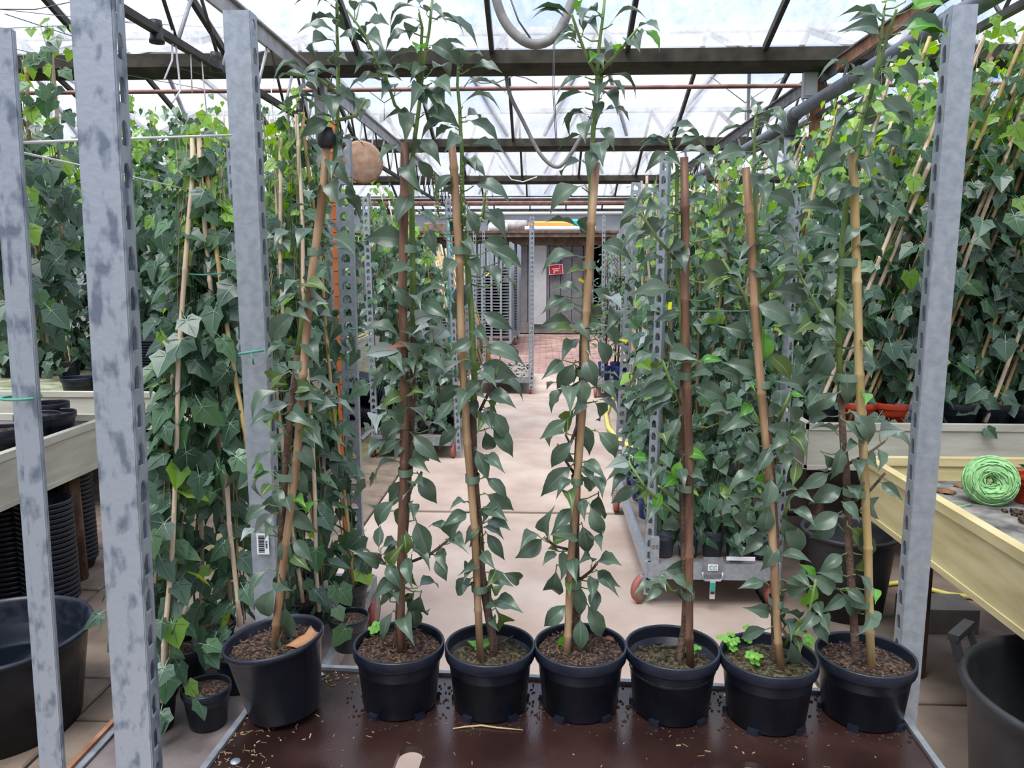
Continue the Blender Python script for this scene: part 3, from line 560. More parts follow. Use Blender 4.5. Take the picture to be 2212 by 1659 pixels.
PL.append(dict(rim=(1668, 1412), w=218, bot=1598, cane=((1686, 1420), (1611, 362)), cr=.0088, cm=bamboo_m,
 stem=[(1676,1418),(1673,1233),(1675,1150),(1671,1100),(1666,1000),(1657,910),(1648,850),(1643,790),(1640,700),(1637,567),(1633,467),(1629,367),(1630,300),(1633,235)], brown=6,
 br=[[(1693,1117),(1707,1070)],[(1666,960),(1627,887)],[(1680,913),(1710,843)],[(1677,1000),(1710,930)],[(1693,1397),(1710,1367),(1747,1327),(1762,1253)],[(1645,640),(1700,580),(1705,560)],[(1640,720),(1610,640),(1560,560)]],
 lv=[(1480,200,3,[430,150,275,165,0, 470,110,430,80,0, 500,150,480,130,1, 520,115,670,195,0, 520,155,660,210,0, 395,235,188,300,0, 510,220,650,330,1, 480,190,540,210,1, 510,315,652,418,1, 530,345,585,480,1, 390,385,200,435,1, 595,465,735,575,1, 520,450,430,480,0, 465,520,455,665,1, 480,640,520,730,1, 520,655,720,740,1, 385,740,192,815,1, 640,850,510,830,0, 650,840,760,840,0, 640,960,425,900,1, 600,900,560,880,0, 700,985,780,1050,1, 640,1060,450,1010,0, 715,1080,590,1110,1, 460,1060,360,1050,0, 250,1080,140,1030,0, 350,1150,320,1100,1, 400,1130,490,1170,0, 290,1190,360,1190,1, 440,1210,530,1290,1, 750,1190,630,1150,1, 790,1350,555,1275,1, 720,1270,800,1300,1, 445,1375,712,1505,1, 230,1520,425,1590,1, 260,1300,390,1280,0, 580,1520,780,1610,1, 640,950,700,870,1, 570,960,650,990,4]),
  (1480,700,3,[490,240,505,15,2, 520,190,690,360,3, 460,335,258,245,1, 465,490,520,385,2, 430,520,345,605,2, 450,430,430,400,2, 450,480,330,480,0, 605,600,625,410,1, 570,590,555,500,1, 690,450,780,470,2, 680,430,640,370,1, 640,530,720,660,1, 465,640,338,690,1, 300,625,130,580,0, 690,700,510,665,1, 610,720,555,820,1, 385,705,482,845,1, 440,780,320,885,1, 550,790,465,965,1, 465,885,342,1040,1, 475,1000,278,1072,0, 500,950,490,1040,2, 620,835,660,960,1, 720,900,700,1050,3, 690,700,800,760,1, 660,740,790,840,3, 550,990,512,1205,1, 550,1165,505,1372,1, 495,1140,358,1140,0, 360,1150,285,1110,1, 370,1175,228,1252,0, 410,1190,342,1305,1, 505,1370,370,1500,1, 440,1310,345,1410,1, 585,1410,498,1598,1, 605,1230,630,1335,1, 645,1270,745,1495,1, 712,1205,838,1295,1, 590,1090,730,1070,0, 720,1090,820,1140,1, 600,1115,645,1130,4, 610,1500,812,1532,0, 430,650,250,690,0]),
  (1480,1000,3,[520,770,348,812,1, 545,965,398,940,1, 585,868,585,1045,1, 540,1075,358,1135,1, 625,755,745,820,1, 850,740,740,655,2, 850,775,735,930,2, 720,740,810,800,1, 660,820,790,810,1, 630,880,740,900,0, 740,1020,620,975,0, 740,1090,640,1020,1, 835,975,748,1095,1, 850,900,890,1000,1, 845,995,925,1172,1, 890,980,935,1100,1, 690,1110,750,1228,3, 670,1125,625,1295,1, 740,1050,700,1110,3, 640,1080,690,1110,1])]))
PL.append(dict(rim=(1880, 1418), w=232, bot=1594, cane=((1882, 1425), (1840, 330)), cr=.0092, cm=bamboo_y,
 stem=[(1849,1422),(1843,1318),(1834,1190),(1828,1016),(1822,964),(1816,848),(1811,732),(1819,523),(1827,450),(1843,383),(1853,317),(1862,267),(1880,207),(1893,150),(1903,83),(1910,20)], brown=5,
 br=[[(1826,1005),(1872,982),(1912,953)],[(1837,1086),(1872,1068),(1912,1022)],[(1816,750),(1802,732),(1755,645),(1715,570)],[(1877,220),(1903,127),(1923,60),(1937,20)]],
 lv=[(1680,0,3,[700,30,760,0,2, 830,10,900,40,2, 630,95,395,98,0, 690,130,480,115,1, 645,225,430,185,1, 640,275,425,200,0, 830,80,1105,30,2, 780,170,1090,205,1, 800,215,1108,215,2, 470,470,270,475,0, 600,510,440,490,1, 620,550,500,555,1, 660,550,640,620,2, 760,425,918,555,1, 600,660,550,825,1, 510,725,375,800,0, 520,765,358,868,0, 640,650,885,815,1, 660,735,895,830,0, 640,890,808,990,1, 560,850,590,970,1, 460,935,238,1105,1, 500,970,410,1000,0, 610,1000,740,1100,0, 600,1035,752,1175,1, 530,1045,600,1145,1, 490,1040,415,1060,0, 430,1085,218,1155,0, 495,1195,390,1300,1, 380,1200,305,1270,1, 560,1155,748,1275,0, 520,1290,655,1445,1, 400,1360,125,1345,1, 560,1230,640,1250,1, 480,1470,430,1590,1, 410,1540,190,1510,1, 490,1605,690,1655,0, 690,420,770,400,0, 660,470,740,520,3]),
  (1680,500,1.7225,[225,80,118,118,1, 270,60,398,102,0, 240,190,125,150,0, 260,190,325,258,1, 115,260,0,212,1, 130,240,185,280,1, 160,290,210,350,1, 195,265,262,305,3, 215,325,290,370,1, 110,360,140,462,1, 185,420,108,555,1, 250,450,182,480,1, 275,437,362,505,1, 310,480,350,540,0, 320,420,350,450,3, 250,525,258,648,1, 215,540,103,592,0, 228,598,128,672,1, 150,600,115,650,1, 240,700,328,790,1, 272,672,345,792,1, 310,600,330,640,2, 200,690,110,710,1, 215,750,128,730,0, 235,795,200,925,1, 160,820,165,892,1, 300,800,255,815,0, 285,850,305,915,1, 310,830,370,880,1, 365,808,382,885,1, 410,768,498,805,0, 380,745,460,740,4, 75,130,20,190,1, 150,330,215,400,1, 120,345,75,370,3, 90,130,180,200,0, 140,195,215,235,0, 170,430,110,480,1]),
  (1680,900,1.7225,[195,208,80,275,1, 245,265,118,322,1, 240,320,305,388,1, 232,355,110,420,1, 222,400,120,452,1, 300,415,345,528,1, 260,405,300,450,3, 240,515,153,580,1, 315,515,285,575,3, 315,300,320,355,1, 382,243,462,308,1, 290,588,345,668,1, 228,642,305,735,1, 250,640,330,700,1, 245,668,163,728,1, 220,640,110,590,1, 240,590,160,580,1, 320,735,312,805,1, 345,715,362,790,1, 355,640,365,690,2, 280,270,300,300,0])]))

def build_laurel(i, d):
    rr = random.Random(100 + i)
    # pot stands on the shelf: depth from its front bottom edge
    rimpx = d['rim']; front = at_z(rimpx[0] + (rimpx[0]-1106)*-.02, d['bot'], SH)
    rb = .073; Y = front.y + rb
    for _ in range(4):
        c = at_y(rimpx[0], rimpx[1], Y); h = c.z - SH
        rt = d['w']*.5*(Y*math.cos(PITCH) + (CAM_H - c.z)*math.sin(PITCH))/F
        Y = front.y + rt*.8
    rt = min(rt, .0925); h = max(.125, min(.15, h))
    base = Vector((c.x*.985, Y, SH))
    if i in (1, 2, 3, 4, 5): pass
    tilt = None
    P = root('potted_laurel', base, LAUREL_LABELS[i], 'potted plant', 'laurels lined up on the trolley shelf')
    if i == 0:
        tilt = Quaternion((0, 1, 0), math.radians(-7)).to_matrix()
        rt = .094; h = .152
        pot = pot_obj(P, base + Vector((0, 0, .008)), rt, h, collar=False, rb=rt*.74, tilt=tilt)
        soil_obj(P, base + Vector((-.016, 0, h - .012)), rt*.93, soil_m, rr, tilt=tilt)
    else:
        pot = pot_obj(P, base, rt, h)
        for k in range(5):
            a = 2*math.pi*(k + .3)/5
            MB().box(base + Vector((math.cos(a)*rt*.77, math.sin(a)*rt*.77, .006)), (.02, .02, .012), Matrix.Rotation(a, 3, 'Z')).obj('foot', pot_plastic, pot)
        sd = {1: .014, 2: .03, 3: .014, 4: .038, 5: .024, 6: .02}[i]
        soil_obj(P, base + Vector((0, 0, h - sd)), rt*.915, moss_m if i in (2, 4, 5) else soil_m, rr)
    ypl = Y
    (cb, ct) = d['cane']
    a = at_y(*cb, ypl - .012); b = at_y(*ct, ypl - .012)
    nodes_tube(a + (a - b).normalized()*.05, b, d['cr']*.86, .15, 10).obj('cane', d['cm'], P)
    if i == 0: MB().lathe([(0, .03), (.010, .028), (.016, .015), (.016, 0), (.011, -.006), (0, -.006)], b, 12).obj('cane_cap', lampblack, P)
    pts = [at_y(x, y, ypl + .012) for x, y in d['stem']]
    n = len(pts); k = d['brown']
    rad = [.0085 - .0062*(j/(n-1)) for j in range(n)]
    low = [pts[0] + Vector((0, 0, -.05))] + pts[:k+1]
    MB().tube(low, [rad[0]*1.15] + rad[:k+1], 8).obj('stem', bark_m, P)
    MB().tube(pts[k:], rad[k:], 8).obj('shoot', green_stem, P)
    wood = []
    def sample(q):
        for u, v in zip(q[:-1], q[1:]): wood.extend(u + (v - u)*(k_/5) for k_ in range(6))
    sample(pts)
    for bp in d['br']:
        q = [at_y(x, y, ypl + .012 - .02*j) for j, (x, y) in enumerate(bp)]
        sample(q); upper = bp[0][1] < d['stem'][k][1]
        MB().tube(q, [.0034 - .0016*j/len(q) for j in range(len(q))], 6).obj('branch', green_stem if upper or i in (4, 5) else bark_m, P)
    # green tape ties joining stem and cane
    for f in (.12, .35, .58, .8):
        z = a.z + (b.z - a.z)*f; pc = extend(a, b, z)
        j = min(range(n), key=lambda q: abs(pts[q].z - z)); jj = min(n-1, j+1) if pts[j].z < z else max(0, j-1)
        ps = extend(pts[j], pts[jj], z) if abs(pts[j].z - pts[jj].z) > 1e-4 else pts[j]
        mid = (pc + ps)/2; w = abs(pc.x - ps.x) + .021
        if w > .06: continue
        MB().lathe([(1, -.006), (1.03, -.006), (1.03, .006), (1, .006)], (0, 0, 0), 16).obj('tie', tie_m, P).matrix_basis = Matrix.Translation(mid) @ Matrix.Diagonal((w/2, .021, 1.2, 1))
    # leaves
    q = 0
    for ox, oy, sc, arr in d['lv']:
        for e in range(0, len(arr), 5):
            bx, by, tx, ty, kind = arr[e:e+5]
            bx, by, tx, ty = ox + bx/sc, oy + by/sc, ox + tx/sc, oy + ty/sc
            l2 = math.hypot(tx-bx, ty-by)*Y/F
            yb = ypl + rr.uniform(-.02, .02)
            want = max(l2, rr.uniform(.032, .045) if kind == 2 else rr.uniform(.05, .066))
            dep = math.sqrt(max(0, want*want - l2*l2)) + rr.uniform(-.01, .016)
            B = at_y(bx, by, yb); Tp = at_y(tx, ty, yb - dep*(1 if rr.random() < .75 else -1))
            # join the petiole to the nearest bit of stem when it is close
            dv = Tp - B; ln = dv.length
            if kind == 0: nrm = Vector((rr.uniform(-.3, .3), -.45 + rr.uniform(-.3, .3), 1))
            else: nrm = Vector((rr.uniform(-.35, .35), -1, .45 + rr.uniform(-.3, .4)))
            B = B - dv*.07; dv = Tp - B; ln = dv.length; wd = ln*(.40 if kind == 0 else .44)*rr.uniform(.85, 1.12); wd = max(.022, min(.041, wd))
            col = {0: 0, 1: 0, 2: 2, 3: 3, 4: 4, 5: 5}[kind]
            me = LEAF[col][q % 5]; q += 1
            M = Matrix.Translation(B) @ frame(dv, nrm) @ Matrix.Diagonal((ln*1.04, wd, ln, 1))
            put('leaf', me, P, M)
            near_w = min(wood, key=lambda p: (p - B).length + max(0, p.z - B.z)*1.5); dist = (near_w - B).length
            if .006 < dist < .11:
                mid = (near_w + B)/2 + Vector((0, 0, -.12*dist))
                MB().tube([near_w, mid, B + dv*.06], [.0017, .0013, .0011], 5).obj('petiole', green_stem if kind != 5 else bark_m, P)
    return P, base, rt, h
LAURELS = [build_laurel(i, d) for i, d in enumerate(PL)]

for i, (P_, b_, r_, h_) in enumerate(LAURELS):
    mb = MB(); rq = random.Random(60 + i); zs = b_.z + h_ - (.012 if i == 0 else {1: .014, 2: .03, 3: .014, 4: .038, 5: .024, 6: .02}[i]) + .004
    for k in range(150):
        a = rq.uniform(0, 6.28); q = r_*.86*math.sqrt(rq.random()); ln = rq.uniform(.003, .011); w = rq.uniform(.001, .003)
        c = Vector((b_.x + q*math.cos(a) - (.016 if i == 0 else 0), b_.y + q*math.sin(a), zs + (.12*q*math.cos(a) if i == 0 else 0)))
        R = Matrix.Rotation(rq.uniform(0, 3.14), 3, 'Z') @ Matrix.Rotation(rq.uniform(-.5, .5), 3, 'Y'); mb.box(c, (ln, w, w*.7), R)
    mb.obj('bark_chips', mat('soil chips', (.022, .012, .008), (.21, .125, .07), rough=.9, vary=True, lo=0, hi=1), P_)['kind'] = 'stuff'
# small things on the laurels' soil
def flat_leaf(name, pts, m, parent=None, curl=.01, th=.0012):
    c = sum((Vector(p) for p in pts), Vector())/len(pts); V = [c + Vector((0, 0, curl))] + [Vector(p) for p in pts]; n = len(pts)
    fs = [(0, 1+i, 1+(i+1) % n) for i in range(n)]
    o = MB().add(V, fs, 0, True).obj(name, m, parent); s = o.modifiers.new('thick', 'SOLIDIFY'); s.thickness = th
    return o
P0, b0, r0, h0 = LAURELS[0]
zz = b0.z + h0 - .004
lc = at_z(655, 1390, zz)
dl = flat_leaf('dead_leaf', [lc + Vector((x*.001, y*.0016, z*.001)) for x, y, z in ((-32, -6, 0), (-18, -12, 4), (0, -13, 0), (12, -6, 6), (24, 2, 0), (30, 14, 10), (18, 12, 16), (6, 20, 22), (0, 6, 8), (-14, 4, 8))], dead_leaf)
tag(dl, 'curled orange dead leaf lying on potting soil', 'leaf')
def sprig(name, c, n, r, m, label, group, rr):
    P = root(name, c, label, 'weed', group)
    for k in range(n):
        a = rr.uniform(0, 6.28); q = Vector(c) + Vector((math.cos(a)*r*rr.random()*1.6, math.sin(a)*r*rr.random()*1.3, rr.uniform(.006, .022)))
        MB().tube([Vector(c) + Vector(((q.x-c[0])*.6, (q.y-c[1])*.6, -.006)), q], .0006, 4).obj('stalk', weed_m, P)
        for t in range(3):
            an = a + t*2.1; e = q + Vector((math.cos(an)*.0055, math.sin(an)*.0055, .001))
            MB().lathe([(0, .001), (.004, .0012), (.0052, 0)], e, 7, rotm((rr.uniform(-.4, .4), -.5, 1))).obj('leaf', weed_m, P)
rw = random.Random(5)
P5, b5, r5, h5 = LAURELS[5]; z5 = b5.z + h5 - .02
for px, py, n, lb in ((1580, 1400, 9, 'clover weeds at the pot wall with widest spread'), (1612, 1385, 5, 'small clover tuft behind wide clover patch'), (1625, 1435, 5, 'clover tuft at the front rim of pot'), (1745, 1405, 5, 'clover tuft beside hanging laurel leaf')):
    sprig('clover_weed', at_z(px, py, z5), n, .014, weed_m, lb + ' on mossy soil', 'clover weeds', rw)
P1_, b1, r1, h1 = LAURELS[1]; sprig('clover_weed', at_z(818, 1372, b1.z + h1 - .012), 6, .012, weed_m, 'little seedling tuft in pot of laurel with red-brown leaf', None, rw)
P4_, b4, r4, h4 = LAURELS[4]; sprig('clover_weed', at_z(1490, 1418, b4.z + h4 - .034), 4, .010, weed_m, 'seedling at the foot of very dark bamboo cane', None, rw)
P2_, b2, r2, h2 = LAURELS[2]; z2 = b2.z + h2 - .028
wp = at_z(1036, 1402, z2); W2 = root('leafy_weed', wp, 'bright green rosette weed in front of cane on mossy soil', 'weed')
for (dx, dy, dz, ln) in ((-.9, .2, .5, .032), (.9, .15, .55, .038), (-.15, -1, .3, .024), (.2, .9, .5, .02)):
    dv = Vector((dx, dy, dz)); put('leaf', LEAF[2][2], W2, Matrix.Translation(wp) @ frame(dv, (0, -.5, 1)) @ Matrix.Diagonal((ln, .017, ln, 1)))
tw = MB().tube([at_z(1062, 1397, z2 + .006), at_z(1082, 1388, z2 + .012), at_z(1108, 1374, z2 + .014)], [.0022, .0018, .0012], 6).obj('twig', bark_m)
tag(tw, 'thin grey twig lying on mossy soil behind rosette weed', 'twig')
P3_, b3, r3, h3 = LAURELS[3]
o = put('red_leaf', LEAF[5][0], None, Matrix.Translation(at_z(1300, 1380, b3.z + h3 - .008)) @ frame((.9, -.2, -.05), (0, -.3, 1)) @ Matrix.Diagonal((.03, .009, .03, 1)))
tag(o, 'fallen red leaf on soil of laurel with bright forked tip', 'leaf')

tg = at_y(1258, 607, LAURELS[3][1].y - .01); MB().box(tg, (.016, .001, .005), Matrix.Rotation(.5, 3, 'Y')).obj('plant_tag', ytag_m, LAURELS[3][0])
# white flower spikes on the third laurel
for px, py0, py1, dy in ((992, 375, 500, 0), (938, 370, 470, .02), (1050, 410, 480, -.01)):
    yb = LAURELS[2][1].y + dy; a = at_y(px, py0, yb); b = at_y(px + (10 if px < 1000 else -8), py1, yb)
    fs = MB().tube([b, (a+b)/2, a], [.0022, .0018, .0006], 5)
    for k in range(46):
        t = rw.random(); c = b + (a - b)*t; an = rw.uniform(0, 6.28); r = .0065*(1 - t*.6)
        c = c + Vector((math.cos(an)*r, math.sin(an)*r, 0)); s = .0026*(1 - .4*t)
        fs.add([c + Vector(q)*s for q in ((1, 0, 0), (-1, 0, 0), (0, 1, 0), (0, -1, 0), (0, 0, 1), (0, 0, -1))], [(0, 2, 4), (2, 1, 4), (1, 3, 4), (3, 0, 4), (2, 0, 5), (1, 2, 5), (3, 1, 5), (0, 3, 5)], 1)
    o = fs.obj('flower_spike', [green_stem, mat('flower bud', (.62, .70, .40), rough=.6)], LAURELS[2][0]); o['kind'] = 'stuff'

# litter on the shelf
ch = MB(); cr = MB(); rl = random.Random(3)
def litter(b, p, ln, w, a):
    d = Vector((math.cos(a), math.sin(a), 0)); s = Vector((-d.y, d.x, 0)); up = Vector((0, 0, w*.6))
    V = [p - d*ln/2 - s*w/2, p + d*ln/2 - s*w/2, p + d*ln/2 + s*w/2, p - d*ln/2 + s*w/2]
    b.add(V + [v + up for v in V], [(4, 5, 6, 7), (0, 1, 5, 4), (1, 2, 6, 5), (2, 3, 7, 6), (3, 0, 4, 7)])
for k in range(330):
    if k < 150: u = abs(rl.gauss(.05, .04)); v = rl.uniform(.18, .5)
    elif k < 200: u = rl.uniform(.09, .19); v = rl.uniform(.02, .08)
    else: u = rl.uniform(.02, W-.03); v = rl.uniform(.16, D-.03)
    if u > W-.02: continue
    litter(ch, sp(max(.015, u), v, SH+.0005), rl.choice((rl.uniform(.002, .007), rl.uniform(.004, .014))), rl.uniform(.0006, .0022), rl.uniform(0, 3.14))
for (P_, b_, r_, h_) in LAURELS[1:]:
    for k in range(60):
        a = rl.uniform(0, 6.28); q = r_*rl.uniform(.82, 1.25); p = b_ + Vector((math.cos(a)*q, math.sin(a)*q, 0)); p.z = SH
        u = (p - BL).dot(U); v = (p - BL).dot(VV)
        if .015 < u < W-.015 and .015 < v < D-.015: litter(cr, p + Vector((0, 0, .0005)), rl.uniform(.002, .007), rl.uniform(.0015, .004), rl.uniform(0, 3.14))
tag(ch.obj('straw_litter', chip_m), 'scattered straw and bark chips on the brown shelf', 'litter', kind='stuff')
tag(cr.obj('soil_crumbs', crumb_m), 'dark soil crumbs scattered around the pot bases on shelf', 'soil', kind='stuff')
rt_ = MB().tube([at_z(978, 1574, SH+.002), at_z(1005, 1570, SH+.003), at_z(1040, 1567, SH+.003), at_z(1075, 1572, SH+.003), at_z(1130, 1577, SH+.002)], [.0012, .0018, .002, .0018, .001], 6).obj('root', chip_m)
tag(rt_, 'long pale root lying on the shelf before the pots', 'root')

# ================================================================== IVIES
import numpy as np
OUT = [(0, 0), (-.17, .12), (-.19, .33), (.02, .42), (.24, .56), (.40, .39), (.68, .25), (1, 0)]
def ivy_mesh(m1, m2, fold, curl, veins=True, sk=0.0):
    half = OUT[1:-1]; ring = [OUT[0]] + half + [OUT[-1]] + [(x, -y) for x, y in reversed(half)]
    def z(x, y): r2 = (x - .2)**2 + y*y; return fold*abs(y) - curl*r2
    V = [(.22, 0, z(.22, 0))] + [(x, y + sk*x*x, z(x, y)) for x, y in ring]; n = len(ring)
    fs = [(0, 1+i, 1+(i+1) % n) for i in range(n)]; mi = [0]*n
    if veins:
        for tx, ty in ((.94, 0), (.26, .5), (.26, -.5), (-.12, .29), (-.12, -.29)):
            d = Vector((tx, ty)); p = Vector((-d.y, d.x)).normalized()*.016; o = len(V)
            for q in (-p, p): V.append((q.x, q.y, z(q.x, q.y) + .012))
            mx_, my_ = tx*.5, ty*.5
            V.append((mx_ + p.x*.7, my_ + p.y*.7 + sk*mx_*mx_, z(mx_, my_) + .022)); V.append((tx, ty + sk*tx*tx, z(tx, ty) + .012)); V.append((mx_ - p.x*.7, my_ - p.y*.7 + sk*mx_*mx_, z(mx_, my_) + .022))
            fs.append((o, o+1, o+2, o+3, o+4)); mi.append(1)
        o = len(V); V += [(0, -.018, 0), (0, .018, 0), (-.45, .012, -.16), (-.45, -.012, -.16)]; fs.append((o, o+1, o+2, o+3)); mi.append(1)
    me = bpy.data.meshes.new('leaf'); me.from_pydata(V, [], fs); me.materials.append(m1); me.materials.append(m2)
    me.polygons.foreach_set('material_index', mi); me.update(); return me
IV = {k: [ivy_mesh(m, I_VEIN, f, c, True, s) for f, c, s in ((.10, .10, 0), (.22, .18, .1), (-.08, .25, -.12), (.3, .05, .05))] for k, m in enumerate((I_DARK, I_MID, I_YOUNG))}
TPL = np.array([(.22, 0, 0)] + [(x, y, .1*abs(y)) for x, y in ([OUT[0]] + OUT[1:-1] + [OUT[-1]] + [(x, -y) for x, y in reversed(OUT[1:-1])])])
TF = [(0, 1+i, 1+(i+1) % 14) for i in range(14)]
def joined_leaves(name, items, mats, parent, tpl=TPL, tf=TF):
    """items: list of (matrix, material index); one mesh of kind stuff"""
    n = len(items); k = len(tpl)
    V = np.empty((n, k, 3)); h = np.c_[tpl, np.ones(k)]
    for i, (M, _) in enumerate(items): V[i] = (h @ np.array(M).T)[:, :3]
    fa = np.array(tf); FS = (fa[None] + (np.arange(n)*k)[:, None, None]).reshape(-1, 3)
    me = bpy.data.meshes.new(name); me.from_pydata(V.reshape(-1, 3).tolist(), [], FS.tolist())
    for m in mats: me.materials.append(m)
    me.polygons.foreach_set('material_index', np.repeat([j for _, j in items], len(tf)).astype('i')); me.update()
    o = put(name, me, parent); o['kind'] = 'stuff'; return o

def ivy(pot_c, canes, label, group, n=120, size=.06, face=(0, -1, 0), spread=.06, asd=1.15, side=False, young=.75, single=True, seed=0, rp=.075, hp=.12, pm=pot_plastic, vines=3, cr=.0055, cmat=None, t0=.0, square=False, name='potted_ivy', ydens=.5):
    rr = random.Random(seed*17 + 3); c = Vector(pot_c)
    P = root(name, c, label, 'potted plant', group)
    pot_obj(P, c, rp, hp, pm, True, rp*.74, n=24 if single else 16)
    soil_obj(P, c + Vector((0, 0, hp - .014)), rp*.92, soil_m, rr, n=14, rings=3)
    items = []; fv = Vector(face).normalized(); sv = Vector((fv.y, -fv.x, 0))
    tot = sum((Vector(b) - Vector(a)).length for a, b in canes)
    for ci, (a, b) in enumerate(canes):
        a = Vector(a); b = Vector(b)
        if cr: nodes_tube(a + fv*(.04 if side else 0), b + fv*(.02 if side else 0), cr, .22, 7 if single else 5, .006, rr).obj('cane', cmat or rr.choice((bamboo_p, bamboo_p, bamboo_y, bamboo_m)), P)
        ln = (b - a).length; ax = (b - a).normalized()
        vb = MB()
        for v in range(vines):
            ph = rr.uniform(0, 6.28); tw_ = rr.uniform(2, 5); q = []
            for k in range(13):
                t = k/12*rr.uniform(.97, 1.0); an = ph + t*tw_; r = .012 + .02*math.sin(t*7 + ph)**2 + (.03*(t-.9)*10 if t > .9 else 0)
                q.append(a + ax*(ln*t*1.02) + (sv*math.cos(an) + fv*math.sin(an))*r)
            MB().tube(q, [.0022 - .0012*k/12 for k in range(13)], 5).obj('vine', vine_m if rr.random() < .7 else green_stem, P)
        m = int(n*ln/tot)
        for k in range(m):
            t = t0 + (1.04 - t0)*((k + rr.random())/m)
            an = rr.choice((-1, 1))*rr.gauss(1.35, .75) if side else rr.gauss(0, asd); out = fv*math.cos(an) + sv*math.sin(an)
            r = abs(rr.gauss(0, spread))*((1.2 - .75*t) if side and cr < .009 else (.7 + .5*math.sin(t*3.0))) + .012
            p = a + ax*(ln*t) + out*r + Vector((0, 0, rr.uniform(-.02, .02)))
            s = size*rr.uniform(.62, 1.15)*(1 - .35*max(0, t - .6)/.4)
            nrm = out*rr.uniform(.35, 1.0) + fv*.2 + Vector((0, 0, rr.uniform(.2, 1.1))) + sv*rr.gauss(0, .35)
            tip = Vector((0, 0, -1)) + out*rr.uniform(-.1, 1.0) + sv*rr.gauss(0, .8)
            u = rr.random(); yb = ydens*max(0, (t - young)/(1 - young + 1e-6)) if t > young else .03
            kind = 2 if u < yb else (1 if u < yb + .10 + .35*t*t else 0)
            M = Matrix.Translation(p) @ frame(tip, nrm) @ Matrix.Diagonal((s, s*rr.uniform(.85, 1.1), s, 1))
            items.append((M, kind))
    if single:
        for M, k in items: put('leaf', IV[k][rr.randrange(4)], P, M)
    else: joined_leaves('foliage', items, (I_DARK, I_MID, I_YOUNG), P)
    return P

# ---- left ivy trolley
def trolley(name, x0, x1, y0, y1, zb, label, posts, boardm=dkwood, rail=galv_dull, group=None, wheels=True, lh=.07, castor=(1, 0, 0)):
    P = root(name, ((x0+x1)/2, (y0+y1)/2, 0), label, 'trolley', group)
    MB().box(((x0+x1)/2, (y0+y1)/2, zb - .012), (x1-x0-.03, y1-y0-.03, .02)).obj('base_board', boardm, P)
    for a, b in (((x0, y0), (x1, y0)), ((x0, y1), (x1, y1)), ((x0, y0), (x0, y1)), ((x1, y0), (x1, y1))):
        MB().bar((*a, zb - lh/2 + .006), (*b, zb - lh/2 + .006), .025, lh).obj('base_rail', rail, P)
    if wheels:
        for x in (x0 - .012, x1 + .012):
            for y in (y0 + .06, y1 - .06):
                ax_ = castor if y < y0 + .1 else (1, 0, 0)
                w = MB().lathe([(0, -.014), (.055, -.014), (.062, -.01), (.062, .01), (.055, .014), (0, .014)], (x, y, .062), 22, rotm(ax_)).obj('wheel', wheel_m, P)
                MB().lathe([(.053, -.0155), (.064, -.012), (.064, .012), (.053, .0155)], (x, y, .062), 22, rotm(ax_)).obj('tyre', rust_rim, w)
                MB().box((x, y, .10), (.03, .05, .05)).obj('wheel_fork', rail, P)
    for p in posts: post(P, *p)
    return P
yp = 2.95; a_ = at_y(757, 300, yp); b_ = at_y(787, 1250, yp)
q_ = at_y(560, 640, 2.95)
trolley('plant_trolley', -1.19, -.70, 1.5, 3.02, .18, 'low galvanised trolley with weathered board carrying ivies on bamboo canes', [
    (extend(a_, b_, .12), a_, math.radians(90), ('l', 'r'), galv, .03, .058), (Vector((-1.2, 2.98, .12)), Vector((-1.2, 2.98, 1.9)), math.radians(-90))], boardm=mat('wet weathered board', (.10, .08, .075), (.20, .165, .15), rough=.6, scale=9), rail=rust_m if False else galv_dull)
ro = MB().bar((-1.205, 1.5, .17), (-1.205, 2.5, .17), .014, .05).obj('rusty_edge', rust_m); ro.parent = [o for o in bpy.data.objects if o.name == 'plant_trolley.002'][0]; ro.matrix_parent_inverse = Matrix.Translation(-ro.parent.location)
LV = 'ivies tied in tepees on the low trolley'
def cpx(b, t, yb, yt): return (at_y(*b, yb), at_y(*t, yt))
def on_base(px, z, Y): p = at_y(px, 800, Y); return (p.x, Y, z)
near = [((393, 1.97), [cpx((357, 1500), (418, 300), 1.93, 2.12)], 105, 'ivy in front pot with pale cane rising from reddish soil, beside worn post'),
        ((268, 1.95), [cpx((300, 1420), (415, 545), 2.0, 2.10)], 85, 'ivy in pot half hidden behind the worn trolley post'),
        ((352, 2.20), [cpx((312, 1385), (424, 420), 2.16, 2.15)], 100, 'ivy leaning in from the bench side of the near tepee'),
        ((468, 2.16), [cpx((521, 1340), (432, 300), 2.10, 2.12), cpx((500, 1290), (440, 380), 2.2, 2.15)], 130, 'ivy with two pinkish canes crossing before the barcode post'),
        ((430, 2.36), [cpx((437, 1440), (434, 320), 2.3, 2.18)], 100, 'ivy in the middle of the near tepee'),
        ((545, 1.99), [cpx((540, 1000), (446, 360), 2.05, 2.14)], 95, 'ivy with yellow cane in small pot tucked beside the leaning laurel pot'),
        ((735, 2.42), [cpx((690, 1310), (640, 250), 2.45, 2.6), cpx((655, 1290), (560, 590), 2.45, 2.5)], 150, 'ivy in pot nearest the trolley rail, with spreading grey-green leaves'),
        ((742, 2.70), [cpx((762, 1260), (655, 245), 2.7, 2.65)], 110, 'ivy in second pot along the trolley rail'),
        ((640, 2.55), [cpx((620, 1310), (606, 300), 2.55, 2.6)], 130, 'ivy behind the barcode post with upright cane'),
        ((628, 2.82), [cpx((640, 1260), (588, 260), 2.8, 2.7), cpx((700, 1240), (592, 600), 2.75, 2.6)], 150, 'ivy at the rear of low trolley with two canes by the orange stick')]
